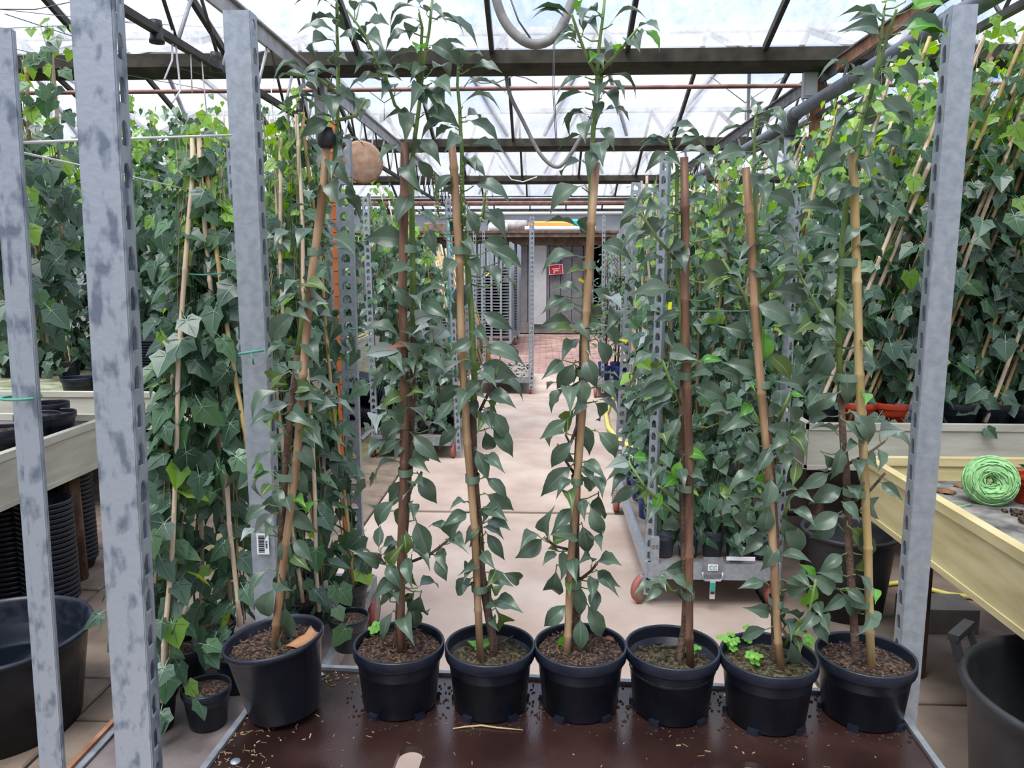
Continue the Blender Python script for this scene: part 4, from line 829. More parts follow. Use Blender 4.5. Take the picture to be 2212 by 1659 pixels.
for i, ((px, Y), cn, n, lb) in enumerate(near):
    ivy(on_base(px if Y > 2.3 else px + 8, .18, Y), cn, lb, LV, n=int(n*1.3), size=.07, face=(.3, -1, 0), spread=.052, side=True, t0=-.04, young=.7, seed=i+1, rp=.068, hp=.115, vines=4, cr=.0068, cmat=[bamboo_p, bamboo_y, bamboo_p, bamboo_p, bamboo_p, bamboo_y][i % 6], ydens=.35)
# green tie string round the tepee
ts = MB().tube([at_y(410, 592, 2.05), at_y(440, 594, 2.03), at_y(485, 590, 2.06), at_y(470, 596, 2.2), at_y(415, 596, 2.2), at_y(410, 592, 2.05)], .002, 5).obj('tie_string', gstring_m)
tag(ts, 'green string tied round the near ivy tepee canes', 'string')
# loose twiggy undergrowth between the pots of that trolley
# ---- benches
def bench(name, x0, x1, y0, y1, label, m=bench_m, bed=mat_m, zt=.75, fh=.21, legs=True, cat='bench'):
    P = root(name, ((x0+x1)/2, (y0+y1)/2, 0), label, cat)
    for a, b in (((x0, y0), (x1, y0)), ((x0, y1), (x1, y1)), ((x0, y0), (x0, y1)), ((x1, y0), (x1, y1))):
        MB().bar((*a, zt - fh/2), (*b, zt - fh/2), .02, fh).obj('side_board', m, P)
        MB().bar((*a, zt - .012), (*b, zt - .012), .034, .03).obj('top_lip', m, P)
        MB().bar((*a, zt - fh + .006), (*b, zt - fh + .006), .03, .02).obj('bottom_lip', m, P)
    MB().box(((x0+x1)/2, (y0+y1)/2, zt - .10), (x1-x0, y1-y0, .03)).obj('bed', bed, P)
    if legs:
        nx = 2; ny = max(2, int((y1-y0)/1.4) + 1)
        for i in range(nx):
            for j in range(ny):
                x = x0 + .12 + (x1-x0-.24)*i/(nx-1); y = y0 + .2 + (y1-y0-.4)*j/(ny-1)
                MB().tube([(x, y, 0), (x, y, zt - fh)], [.05, .045], 8).obj('leg', wood_post, P)
    return P
bench('growing_bench', -3.9, -2.07, .3, 3.56, 'cream sided growing bench with empty black pots at its aisle corner')
bench('growing_bench', -4.6, -1.62, 4.22, 6.6, 'cream growing bench with ribbed tray stack and tall ivies behind it', bed=algae_m)
bench('growing_bench', -4.6, -1.815, 7.1, 9.6, 'cream growing bench with yellow hose lying over its edge')
bench('growing_bench', 1.22, 3.4, .9, 2.86, 'yellowed growing bench holding green twine ball and loose soil', m=bench_y)
bench('growing_bench', 1.21, 4.4, 3.49, 6.55, 'cream growing bench with row of red and black ivy pots')
bench('growing_bench', 1.9, 4.6, 7.5, 11, 'cream bench far behind the loaded right trolley')

# ---- ivy wall on the left benches
ORD = ['', 'first', 'second', 'third', 'fourth', 'fifth', 'sixth', 'seventh', 'eighth', 'ninth', 'tenth', 'eleventh', 'twelfth']
def wall_ivies(x0, x1, nx, ys, zb, h, grp, lb, n1, n2, size, lean=0.0, first=1, seed=200, pots=None, face=(.25, -1, 0), spread=.09, ydens=.55, young=.62):
    s = seed
    for j, y in enumerate(ys):
        for i in range(nx):
            r_ = random.Random(s); s += 1
            x = x0 + (x1-x0)*(i + .5)/nx + r_.uniform(-.04, .04); yy = y + r_.uniform(-.05, .05); hh = min(1.84, h*r_.uniform(.88, 1.06))
            le = lean + r_.uniform(-.05, .05)
            cn = [((x, yy, zb + .05), (x + le*hh, yy + r_.uniform(-.05, .05), zb + hh))]
            if r_.random() < .6: cn.append(((x + .03, yy - .02, zb + .05), (x + le*hh + r_.uniform(-.12, .12), yy - .05, zb + hh*r_.uniform(.8, 1.05))))
            single = j < first
            ivy((x, yy, zb), cn, lb[min(j, len(lb)-1)] + (', %s from its aisle end' % ORD[nx - i] if j < first else (', row %s, %s from aisle' % (ORD[j+1], ORD[nx - i]) if first else '')), grp[min(j, len(grp)-1)], n=n1 if single else n2, size=size, face=face, spread=spread, young=young, single=single, seed=s, rp=.085, hp=.13, pm=(pots[i % len(pots)] if pots and j == 0 else pot_plastic), vines=2 if single else 1, cr=.005 if single else .006, ydens=ydens)
wall_ivies(-4.5, -1.75, 11, [5.35, 5.75, 6.2], .665, 1.85, ['ivies in the first row behind the tray stack', 'ivies in the rear rows of the tray bench', 'ivies in the rear rows of the tray bench'],
           ['tall caned ivy in the row behind the tray stack', 'dense caned ivy behind the tray stack row'], 125, 260, .082, seed=200)
wall_ivies(-4.5, -1.95, 8, [7.6, 8.4], .665, 1.9, ['ivies on the yellow hose bench'], ['tall ivy on the bench where yellow hose hangs'], 0, 260, .085, first=0, seed=300)
wall_ivies(-9.5, -4.9, 12, [6.0, 7.2], .665, 1.9, ['ivies far left by the glass wall'], ['dense ivy standing far left towards the glass wall'], 0, 330, .1, first=0, seed=340)
# near-left ivies on the corner of the first bench
LB = 'ivies on the aisle bench corner'
for i, (px, Y, cn, lb) in enumerate([
    (70, 3.25, [((105, 740), (28, 120), 3.25, 3.25), ((98, 720), (52, 130), 3.28, 3.3)], 'ivy with two pale canes above the empty black pots'),
    (150, 3.3, [((140, 640), (112, 60), 3.3, 3.3)], 'ivy with big bright green leaves trailing towards the worn post'),
    (20, 2.95, [((20, 760), (15, 330), 2.95, 2.95)], 'bushy ivy hiding behind the left string-tied post')]):
    p = at_y(px, 800, Y); ivy((min(p.x, -2.19), Y, .665), [cpx(*c) for c in cn], lb, LB, n=90, size=.085, face=(.3, -1, 0), spread=.11, young=.5, seed=400+i, rp=.09, hp=.15, vines=3, cr=.008, ydens=.6)
for i, (px, py, r, h, Y, lb) in enumerate([(108, 900, .085, .17, 3.42, 'wide empty black pot on bench corner, behind smaller pot'), (84, 915, .062, .13, 3.24, 'smaller empty black pot in front of wide one on bench'), (170, 820, .10, .13, 4.5, 'black pot on tray bench beside trailing ivy leaves')]):
    c = at_y(px, py, Y); P = root('empty_pot', (min(c.x, -2.085 - r), Y, .665), lb, 'pot', 'empty pots on the left benches')
    pot_obj(P, P.location, r, h); MB().lathe([(0, .02), (r*.72, .021)], P.location, 18).obj('inner_floor', lampblack, P)
# ribbed tray stack
c = at_y(312, 740, 4.75); TS = root('tray_stack', (c.x, 4.75, .665), 'stack of nested black ribbed plant trays on the bench', 'tray stack')
for k in range(18):
    z = .665 + .055 + k*.0165
    b = MB(); w, d = .44 + .002*k, .40
    for zz, e in ((0, -.008), (.006, -.008), (.007, .008), (.013, .008)): b.v += [(c.x - w/2 - e, 4.75 - d/2 - e, z + zz), (c.x + w/2 + e, 4.75 - d/2 - e, z + zz), (c.x + w/2 + e, 4.75 + d/2 + e, z + zz), (c.x - w/2 - e, 4.75 + d/2 + e, z + zz)]
    b.f = [(i + o, (i+1) % 4 + o, (i+1) % 4 + o + 4, i + o + 4) for o in (0, 4, 8) for i in range(4)] + [(12, 13, 14, 15)] + [(3, 2, 1, 0)]
    b.m = [0]*len(b.f); b.sm = [False]*len(b.f); b.obj('tray', black_plastic, TS)
for dx in (-.12, .12): MB().box((c.x + dx, 4.62, .70), (.19, .13, .075)).obj('tray_cell', black_plastic, TS)
P = root('empty_pot', (at_y(372, 700, 5.0).x, 5.0, .665), 'black pot standing behind the ribbed tray stack', 'pot', 'empty pots on the left benches'); pot_obj(P, P.location, .13, .24, n=24); soil_obj(P, P.location + Vector((0, 0, .2)), .115, soil_m, rnd)

# ---- right bench ivies, leaning
RB = ['ivies leaning over the right bench, front row', 'ivies leaning over the right bench, rear rows']
xs = [(1850, red_plastic, 'leaning ivy in red pot next to laurel with pale cane'), (1925, red_plastic, 'leaning ivy in red pot next to the perforated post'), (1968, ltblue_plastic, 'leaning ivy in pale blue pot behind the perforated post'), (2070, pot_plastic, 'leaning ivy in wide black pot right of the perforated post'), (2140, pot_plastic, 'leaning ivy in black pot with bare tangled stems'), (2215, pot_plastic, 'leaning ivy in black pot at the end of red pot row'), (1775, pot_plastic, 'leaning ivy in dark pot at the aisle corner of red pot bench'), (2300, pot_plastic, 'leaning ivy in last black pot of red pot row')]
for i, (px, pm, lb) in enumerate(xs):
    Y = 3.66; p = at_y(px, 870, Y); r_ = random.Random(500+i); x = p.x; le = .30 + r_.uniform(-.06, .10)
    cn = [((x, Y, .74), (x + le*1.75, Y + .05, .74 + 1.75)), ((x + .04, Y + .04, .74), (x + (le + .06)*1.65, Y + .1, .74 + 1.65))]
    if i % 2 == 0: cn.append(((x - .05, Y - .03, .74), (x + (le - .05)*1.5, Y + .0, .74 + 1.5)))
    ivy((x, Y, .665), cn, lb, RB[0], n=230, size=.085, face=(-.15, -1, 0), spread=.10, side=True, young=.6, seed=500+i, rp=.092, hp=.16, pm=pm, vines=3, cr=.0095, ydens=.5)
s = 560
for Y in (4.0, 4.35, 4.75, 5.3, 6.0):
    for k in range(9):
        r_ = random.Random(s); s += 1; x = 1.36 + k*.28 + r_.uniform(-.05, .05); le = .36 + r_.uniform(-.1, .1); hh = r_.uniform(1.62, 1.9)
        cn = [((x, Y, .74), (x + le*hh, Y + .05, .74 + hh)), ((x + .06, Y + .05, .74), (x + (le + .08)*hh*.95, Y - .05, .74 + hh*.95)), ((x - .05, Y, .74), (x + (le - .1)*hh*.9, Y - .05, .74 + hh*.92))]
        ivy((x, Y, .665), cn, 'ivy on leaning canes %s row behind the red pots, %s from the aisle' % (ORD[1 + (4.0, 4.35, 4.75, 5.3, 6.0).index(Y)], ORD[k+1]), RB[1], n=330, size=.088, face=(-.2, -1, 0), spread=.12, asd=1.8, young=.5, single=False, seed=s, rp=.09, hp=.13, vines=1, cr=.0105, ydens=.6)
wall_ivies(2.0, 6.5, 11, [7.8, 8.8], .665, 1.75, ['ivies on the far right bench'], ['dense ivy on the far right bench behind leaning canes'], 0, 300, .095, first=0, seed=640, ydens=.6, young=.4)
wall_ivies(4.6, 9.5, 10, [4.2, 6.0], .665, 2.3, ['ivies far right by the glass wall'], ['dense ivy standing far right towards the glass wall'], 0, 330, .1, first=0, seed=680, lean=.2)

# ---- right trolley with ivies
fl_t = at_y(1447, 345, 3.18); fl_b = at_y(1412, 1225, 3.18); fr_t = at_y(1712, 420, 3.2); fr_b = at_y(1672, 1225, 3.2)
rl_t = at_y(1384, 395, 4.5); rl_b = at_y(1345, 1010, 4.5); rr_t = at_y(1560, 395, 4.5); rr_b = at_y(1545, 1010, 4.5)
RT = trolley('plant_trolley', .455, 1.005, 3.16, 4.54, .20, 'galvanised trolley with CC tag loaded with ivies in grey pots', [
    (extend(fl_t, fl_b, .05), fl_t, math.radians(60), ('l', 'r'), galv, .03, .034), (extend(fr_t, fr_b, .05), fr_t, math.radians(-60), ('l', 'r'), galv, .03, .03),
    (extend(rl_t, rl_b, .05), rl_t, math.radians(90), ('l', 'r'), galv, .03, .05), (extend(rr_t, rr_b, .05), rr_t, math.radians(-90), ('l', 'r'), galv, .03, .05)], boardm=dkwood, rail=galv, castor=(.62, -.78, 0))
def cc_text(c, size, m, parent):
    t = text_mesh('CC', size); t.materials.append(m)
    return put('cc_letters', t, parent, Matrix.Translation(c) @ Matrix.Rotation(math.pi/2, 4, 'X'))
c = at_y(1540, 1226, 3.135)
plate = MB().box(c + Vector((0, .004, .006)), (.082, .006, .075)).obj('tag_plate', galv_dull, RT)
MB().box(c + Vector((0, -.001, 0)), (.042, .003, .026)).obj('tag_label', paper_m, plate); cc_text(c + Vector((0, -.004, 0)), .024, teal_m, plate)
hd = MB().tube([c + Vector((-.042, 0, -.02)), c + Vector((-.042, -.004, -.045)), c + Vector((-.032, -.004, -.056)), c + Vector((.032, -.004, -.056)), c + Vector((.042, -.004, -.045)), c + Vector((.042, 0, -.02))], .005, 7).obj('tag_handle', galv, RT)
kt = MB().box(c + Vector((0, -.008, -.094)), (.022, .005, .085)).obj('key_tag', mat('key tag grey', (.55, .52, .50), rough=.5), RT)
MB().box(c + Vector((0, -.011, -.082)), (.02, .002, .036)).obj('key_tag_print', teal_m, kt)
MB().box(c + Vector((0, -.011, -.108)), (.018, .002, .011)).obj('key_tag_mark', ink_m, kt)
c2 = at_y(1416, 1183, 3.14); sock = MB().box(c2 + Vector((0, .02, -.06)), (.034, .03, .20)).obj('post_socket', galv, RT); cc_text(c2 + Vector((0, .003, 0)), .02, ink_m, sock)
MB().box(at_y(1600, 1207, 3.15), (.12, .004, .016)).obj('torn_label', paper_m, RT)
RG = 'ivies in grey pots on the tagged trolley'
k = 0
for r, (Y, n) in enumerate(((3.26, 150), (3.5, 150), (3.78, 120), (4.08, 120), (4.38, 120))):
    for i in range(5 if r == 0 else 4):
        x = .535 + i*(.105 if r == 0 else .13); r_ = random.Random(700+k); le = r_.uniform(-.02, .12)
        h = r_.uniform(1.5, 1.72)
        cn = [((x, Y, .28), (x + le*h, Y + r_.uniform(-.03, .06), .22 + h))]
        if r < 2: cn.append(((x + .03, Y, .28), (x + (le - .08)*h, Y + .02, .22 + h*r_.uniform(.7, 1))))
        ivy((x, Y, .20), cn, (['ivy in grey pot beside the CC marked socket post', 'ivy in second grey pot along the tagged trolley front', 'ivy in grey pot directly above the CC tag', 'ivy in grey pot above the torn white label', 'ivy in grey pot at the tagged trolley corner by black tub'][i] if r == 0 else 'ivy in grey pot behind the front row of tagged trolley' + (', %s row, %s from aisle' % (ORD[r+1], ORD[i+1]))), RG if r == 0 else RG + ', rear rows', n=n, size=.064, face=(-.25, -1, 0), spread=.06, young=.72, single=r < 2, seed=700+k, rp=.052 if r == 0 else .058, hp=.125, pm=blue_plastic if (r > 1 and i == 0) else grey_plastic, vines=3 if r < 2 else 1, cr=.0058, ydens=.45); k += 1
ts = MB().tube([at_y(1420, 660, 3.16), at_y(1500, 672, 3.15), at_y(1600, 672, 3.15), at_y(1700, 668, 3.17)], .0018, 5).obj('tie_string', gstring_m); tag(ts, 'green string stretched across the ivies of the CC tagged trolley', 'string')

# ---- second left trolley further down the aisle
a1, b1 = at_y(797, 425, 5.75), at_y(818, 975, 5.75); a2, b2 = at_y(962, 430, 5.72), at_y(985, 980, 5.72)
trolley('plant_trolley', -1.30, -.70, 5.7, 7.05, .17, 'galvanised trolley of dark ivies standing past the orange stick', [
    (extend(a1, b1, .06), a1, math.radians(90), ('l', 'r'), galv, .03, .045), (extend(a2, b2, .06), a2, math.radians(-70), ('l', 'r'), galv, .035, .035), ((-.71, 7.0, .06), (-.71, 7.0, 2.0), math.radians(-90)), ((-1.29, 7.0, .06), (-1.29, 7.0, 2.0), math.radians(90))])
for i in range(10):
    x = -1.2 + .13*(i % 4) + (.05 if i > 3 else 0); Y = 5.85 + .33*(i//4); r_ = random.Random(800+i); h = r_.uniform(1.55, 1.9); le = r_.uniform(-.22, -.05)
    ivy((x, Y, .17), [((x, Y, .24), (x + le*h, Y, .2 + h)), ((x + .05, Y, .24), (x + le*h*.6 + .05, Y, .2 + h*.9))], 'ivy with slanting canes on trolley past the orange stick, %s row, %s from the bench' % (ORD[1 + i//4], ORD[1 + i % 4]), 'ivies on the far left trolley', n=140 if i < 4 else 220, size=.075, face=(.3, -1, 0), spread=.09, young=.75, single=i < 4, seed=800+i, rp=.06, hp=.11, vines=2, cr=.006)

# ================================================================== OTHER THINGS
def tub(name, c, rt, rb, h, label, m, water=None, handles=False, n=48):
    P = root(name, c, label, 'tub'); t = .006
    MB().lathe([(0, .004), (rb*.97, .004), (rb, 0), (rt*.955, h*.9), (rt*.96, h*.93), (rt, h*.94), (rt+.008, h*.97), (rt+.004, h), (rt-.008, h), (rt-.012, h*.96), (rt*.94, h*.88), (rb*.97, .012), (0, .012)], c, n).obj('tub_shell', m, P)
    if water: MB().lathe([(0, 0), ((rb + (rt-rb)*water)*.95, 0)], Vector(c) + Vector((0, 0, h*water)), n).obj('water', mat('dark water', (.004, .007, .012), rough=.05, spec=.8), P)
    if handles:
        for a in (2.35, 5.5):
            d = Vector((math.cos(a), math.sin(a), 0)); s = Vector((-d.y, d.x, 0)); o = Vector(c) + d*(rt + .0) + Vector((0, 0, h*.97))
            MB().bar(o - s*.055, o - s*.05 + d*.02 + Vector((0, 0, .055)), .022, .014).bar(o + s*.055, o + s*.05 + d*.02 + Vector((0, 0, .055)), .022, .014).bar(o - s*.06 + d*.02 + Vector((0, 0, .058)), o + s*.06 + d*.02 + Vector((0, 0, .058)), .026, .018).obj('handle', m, P)
    return P
tubgrey = mat('worn black tub', (.018, .019, .021), (.055, .056, .058), rough=.55, scale=7, detail=7, lo=.4, hi=.75)
tub('water_tub', (-1.735, 2.22, 0), .275, .225, .315, 'large black tub half full of water on the pavers', black_plastic, water=.72)
tub('handled_tub', (1.30, 1.68, 0), .295, .24, .49, 'large scuffed black tub with handles beside the yellowed bench', tubgrey, handles=True)
tub('plain_tub', (1.30, 3.18, 0), .19, .15, .36, 'black tub standing under bench corner behind the laurels', tubgrey)
# nested pot stacks under the left benches
def pot_stack(c, n, r, label, group, axis=(0, 0, 1), m=black_plastic):
    P = root('pot_stack', c, label, 'pot stack', group); R = rotm(axis); ax = Vector(axis).normalized()
    ring = MB().lathe([(0, .001), (r*.78, 0), (r*.95, .05), (r, .051), (r, .066), (r*.97, .068), (r*.95, .066), (r*.8, .005)], (0, 0, 0), 22).mesh('pot', m)
    for k in range(n): put('pot', ring, P, Matrix.Translation(Vector(c) + ax*(.022*k)) @ R.to_4x4())
for i, (px, Y) in enumerate(((15, 3.1), (95, 3.05), (60, 3.4), (150, 3.5))):
    p = at_y(px, 1100, Y); pot_stack((p.x, Y, 0), 20, .11, ['tall pot stack under left bench, seen between the two worn posts and tub rim', 'tall pot stack standing behind the water tub by worn post', 'tall pot stack deeper under left bench behind two others', 'tall pot stack next to the bench corner leg'][i], 'pot stacks under the left bench')
for i, (px, Y) in enumerate(((270, 4.5), (330, 4.45), (345, 4.7), (300, 4.8))):
    p = at_y(px, 1000, Y); pot_stack((p.x, Y, 0), 19, .12, 'stack of nested black pots under the tray bench', 'pot stacks under the tray bench')
for i in range(6):
    pot_stack((-1.95 + .02*(i % 3), 6.98 + .28*(i//3), .13 + .24*(i % 2) + .0*i), 34, .115, 'long row of nested black pots lying under the hose bench', 'lying pot rows under hose bench', axis=(1, -.12, -.16))
# orange measuring stick
a = at_y(718, 262, 3.06); b = extend(a, at_y(743, 950, 3.06), .0)
ST = root('measuring_stick', b, 'orange wooden measuring stick with black marks leaning by ivy trolley', 'stick')
d_ = (a - b); MB().bar(b, a, .034, .012).obj('stick', orange_m, ST)
for k in range(26):
    p = b + d_*(.34 + .025*k); MB().box(p + Vector((0, -.0175, 0)), (.022 if k % 2 else .015, .001, .003)).obj('mark', ink_m, ST)
MB().bar(b + Vector((.018, 0, 0)), a + Vector((.018, 0, 0)), .012, .004).obj('edge', mat('pale orange wood', (.80, .40, .16), rough=.6), ST)
dc = at_y(782, 350, 3.12)
o = MB().lathe([(0, -.006), (.075, -.006), (.085, 0), (.075, .006), (0, .007)], dc, 28, rotm((.45, -1, .1))).obj('woven_disc', disc_m); tag(o, 'round brown woven disc hanging at the top of perforated post', 'disc')
# strings and hanging hoses
o = MB().tube([at_y(-10, 311, yA - .01), at_y(170, 303, 1.2), at_y(500, 292, 1.53)], .0022, 6).obj('string', white_m); tag(o, 'white string stretched level between two trolley posts', 'string')
o = MB().tube([at_y(25, 325, yA), at_y(165, 355, 1.6), at_y(400, 408, 2.1)], .002, 6).obj('string', white_m); tag(o, 'white string sloping down from post into ivy tepee', 'string')
o = MB().lathe([(1, -.002), (1.08, 0), (1, .002), (.94, 0)], (0, 0, 0), 20).obj('post_tie', gstring_m); o.matrix_basis = Matrix.Translation(at_y(45, 858, yA + .01)) @ Matrix.Diagonal((.026, .022, 1, 1)); tag(o, 'green string looped round the left post', 'string')
g3 = MB().tube([at_y(515, 765, yC - .012), at_y(545, 760, yC - .025), at_y(570, 757, yC - .012)], .0026, 6).tube([at_y(543, 760, yC - .024), at_y(548, 788, yC - .024)], .0022, 6).obj('post_tie', gstring_m); tag(g3, 'green string knotted across the barcode post', 'string')
g4 = MB().tube([at_y(752, 709, 2.9), at_y(766, 711, 2.89), at_y(778, 708, 2.9)], .003, 6).tube([at_y(755, 710, 2.895), at_y(752, 800, 2.89), at_y(755, 915, 2.89)], .0016, 5).obj('post_tie', gstring_m); tag(g4, 'green string looped on perforated post with long hanging end', 'string')
for i, (pts, Y, r, lb) in enumerate([
    ([(1062, -40), (1082, 30), (1110, 72), (1148, 95), (1185, 88), (1212, 60), (1245, -20)], 4.9, .029, 'thick grey hose hanging in a U from the roof'),
    ([(1092, 145), (1100, 200), (1130, 262), (1165, 330), (1198, 360), (1222, 348), (1252, 300), (1285, 235), (1302, 150)], 6.62, .016, 'thinner grey hose hanging in a deep loop below gutter')]):
    P3 = [at_y(x, y, Y) for x, y in pts]; q = []
    for k in range(len(P3)-1):
        p0, p1, p2, p3 = P3[max(k-1, 0)], P3[k], P3[k+1], P3[min(k+2, len(P3)-1)]
        for t in (0, .25, .5, .75): q.append(.5*((2*p1) + (p2-p0)*t + (2*p0-5*p1+4*p2-p3)*t*t + (3*p1-p0-3*p2+p3)*t**3))
    q.append(P3[-1]); o = MB().tube(q, r, 12).obj('hanging_hose', hose_m); tag(o, lb, 'hose')
def soft_line(pts, Y, r, name, m, lb, cat):
    o = MB().tube([at_y(x, y, Y) for x, y in pts], r, 5).obj(name, m); tag(o, lb, cat); return o
soft_line([(1002, 190), (1015, 170), (1040, 180), (1075, 178), (1110, 163), (1135, 168), (1160, 180)], 6.7, .006, 'rope', white_m, 'pale rope draped along the pipe below gutter', 'rope')
soft_line([(1068, 332), (1080, 360), (1105, 388), (1130, 393), (1160, 382)], 10.4, .008, 'rope', white_m, 'white rope sagging below the second gutter', 'rope')
soft_line([(1100, -10), (1120, 45), (1152, 92)], 4.9, .006, 'cable', wire_m, 'black cable running down to the thick hose', 'cable')
for i, pts in enumerate(([(373, 52), (372, 130), (355, 172)], [(376, 56), (384, 140), (390, 195), (372, 222)], [(432, 85), (440, 180), (447, 250)], [(410, 72), (415, 200)], [(585, 178), (598, 400), (606, 470)], [(655, 215), (648, 240), (618, 270), (622, 330), (640, 300), (650, 245), (640, 220)])):
    o = MB().tube([at_x(x, y, -1.9) for x, y in pts], .005 if i < 2 else .0035, 5).obj('hanging_string', white_m)
    tag(o, 'loose pale string hanging from the left girder into ivy', 'string', 'hanging strings')
for i, (px, py) in enumerate(((337, 58), (466, 125), (648, 222))):
    p = at_x(px, py, -1.9); L_ = root('lamp_holder', p, 'black lamp holder hanging under the left girder', 'lamp holder', 'lamp holders along the girder')
    MB().lathe([(0, .03), (.028, .03), (.03, .0), (.026, -.03), (.03, -.035), (.03, -.05), (.036, -.06), (.036, -.075), (.02, -.075), (0, -.06)], p, 16).obj('holder_body', lampblack, L_)
# grey pvc pipe on the right girder, elbow and drop
xp = 2.12
pA = at_x(1712, 250, xp); pz = pA.z
PP = root('drain_pipe', (xp, pA.y, 0), 'grey plastic drain pipe along right girder with elbow and drop', 'pipe')
MB().tube([(xp, .5, pz), (xp, pA.y, pz)], .052, 18).obj('long_pipe', pipe_m, PP)
MB().tube([(xp, pA.y - .1, pz), (xp, pA.y - .02, pz), (xp, pA.y + .03, pz - .04), (xp, pA.y + .04, pz - .16)], .060, 18).obj('elbow', pipe_m, PP)
MB().tube([(xp, pA.y + .04, pz - .14), (xp, pA.y + .04, .05)], .046, 16).obj('down_pipe', galv_dull, PP)
for y in (3.0, 4.4, 5.6): MB().tube([(xp, y, pz), (xp, y + .03, pz)], .058, 18).obj('pipe_clip', pipe_m, PP)
o = MB().tube([(xp, pA.y + .15, pz - .05), (xp, 19, pz - .05)], .05, 14).obj('far_pipe', pipe_m); tag(o, 'grey pipe running on along the girder past the elbow', 'pipe')
jb = at_y(1749, 185, 6.6); J = root('junction_box', jb, 'pale grey junction box fixed on rusty column', 'junction box')
MB().box(jb, (.11, .06, .20)).obj('box_body', greybox_m, J); MB().box(jb + Vector((0, -.035, 0)), (.09, .015, .17)).obj('box_lid', greybox_m, J); MB().tube([jb + Vector((.05, 0, .08)), jb + Vector((.11, 0, .12)), jb + Vector((.14, -.05, .24))], .016, 8).obj('cable', pipe_m, J)
# twine ball on the yellowed bench
tc_ = at_y(2140, 1033, 2.58); R0, r0_ = .047, .037
tz = .665 + R0 + r0_ - .006; tcen = Vector((tc_.x, 2.58, tz)); TR = rotm((-.35, -1, .22))
TB = root('twine_ball', (tcen.x, tcen.y, .665), 'ball of light green garden twine lying on bench', 'twine')
pr = [(R0 + r0_*.9*math.cos(a), r0_*1.0*math.sin(a)) for a in [2*math.pi*k/16 for k in range(17)]]
MB().lathe(pr, tcen, 40, TR).obj('core', twine_m, TB)
sb = MB(); rt3 = random.Random(9)
for k in range(90):
    ph = rt3.uniform(0, 6.28); tilt_ = rt3.uniform(-.5, .5); q = []
    for j in range(9):
        a = ph + j*.3; b = rt3.uniform(-.05, .05) + (k/90)*6.28 + tilt_*math.sin(j*.35)
        rr_ = R0 + (r0_ + .001)*math.cos(b); q.append(tcen + TR @ Vector((rr_*math.cos(a), rr_*math.sin(a), (r0_ + .001)*1.06*math.sin(b))))
    sb.tube(q, .0022, 5)
so = sb.obj('strands', twine_m, TB); so['kind'] = 'stuff'
MB().tube([tcen + Vector((-.08, -.04, -.07)), (tcen.x - .16, 2.5, .672), (tcen.x - .2, 2.56, .673), (tcen.x - .17, 2.6, .673), (tcen.x - .15, 2.52, .675), (tcen.x - .28, 2.56, .672)], .002, 6).obj('loose_end', twine_m, TB)
hp_ = MB(); rs = random.Random(21)
for k in range(420):
    x = 1.5 + abs(rs.gauss(0, .35)); y = rs.uniform(1.7, 2.5)
    if x < 3.2: litter(hp_, Vector((x, y, .666)), rs.uniform(.006, .03), rs.uniform(.006, .022), rs.uniform(0, 3.14))
tag(hp_.obj('loose_soil', soil_m), 'loose dark soil spread on the yellowed bench', 'soil', kind='stuff')
for i, (u, v) in enumerate((((2095, 1122), (2260, 1215)), ((2112, 1130), (2270, 1222)))):
    o = nodes_tube(at_z(*u, .68), at_z(*v, .68), .006, .12).obj('bamboo_stick', bamboo_m); tag(o, 'bamboo stick lying on loose soil of the yellowed bench', 'stick', 'sticks on the bench soil')
p = at_z(2222, 1085, .665); P = root('red_pot', p, 'red plastic pot at the bench edge beside twine ball', 'pot'); pot_obj(P, p, .055, .10, red_plastic, n=24); soil_obj(P, p + Vector((0, 0, .085)), .048, soil_m, rnd)
for j, (dx, dz) in enumerate(((-.05, .10), (-.02, .15), (.02, .13))): put('leaf', IV[0][j], P, Matrix.Translation(p + Vector((dx*.3, 0, .12))) @ frame((dx*4, -.4, dz), (0, -.5, 1)) @ Matrix.Diagonal((.07, .07, .07, 1)))
for i, (px, py) in enumerate(((2045, 1062), (2085, 1050), (2120, 1075))):
    p = at_z(px, py, .67); o = flat_leaf('dry_leaf', [p + Vector((math.cos(a)*.035*(1 + .3*math.sin(3*a)), math.sin(a)*.03, .004*math.sin(5*a))) for a in [k*.7 for k in range(9)]], brown_leaf, curl=.012); tag(o, 'dry brown leaf on bench beside loose twine end', 'leaf', 'dry leaves on the bench')
# yellow hoses
o = MB().tube([at_z(x, y, .022) for x, y in ((1385, 975), (1340, 955), (1315, 925), (1309, 895), (1318, 868), (1335, 850))], .022, 10).obj('floor_hose', yellow_m); tag(o, 'yellow hose curving on concrete round the large black pots', 'hose')
o = MB().tube([at_z(x, y, .012) for x, y in ((1890, 1290), (1915, 1262), (1945, 1258), (1990, 1268), (2050, 1284), (2110, 1291))], .011, 8).obj('floor_hose', yellow_m); tag(o, 'thin yellow hose on the ground under yellowed bench', 'hose')
o = MB().tube([at_y(x, y, 7.06) for x, y in ((660, 760), (690, 722), (700, 718), (730, 728), (770, 730), (790, 722))], .014, 8).obj('bench_hose', yellow_m); tag(o, 'yellow hose lying over the bench edge behind orange stick', 'hose')
o = MB().tube([(-1.42 + .12*math.cos(a) + .02*math.sin(3*a), 1.72 + .09*math.sin(a), .008 + .001*a) for a in [k*.35 for k in range(38)]], .006, 6).obj('wire_coil', wire_m); tag(o, 'coil of black wire on pavers beside the water tub', 'wire')
o = MB().box((1.62, 3.05, .05), (.26, .16, .10)).obj('paving_block', shedbase_m); tag(o, 'brown block on the ground under the bench corner', 'block')
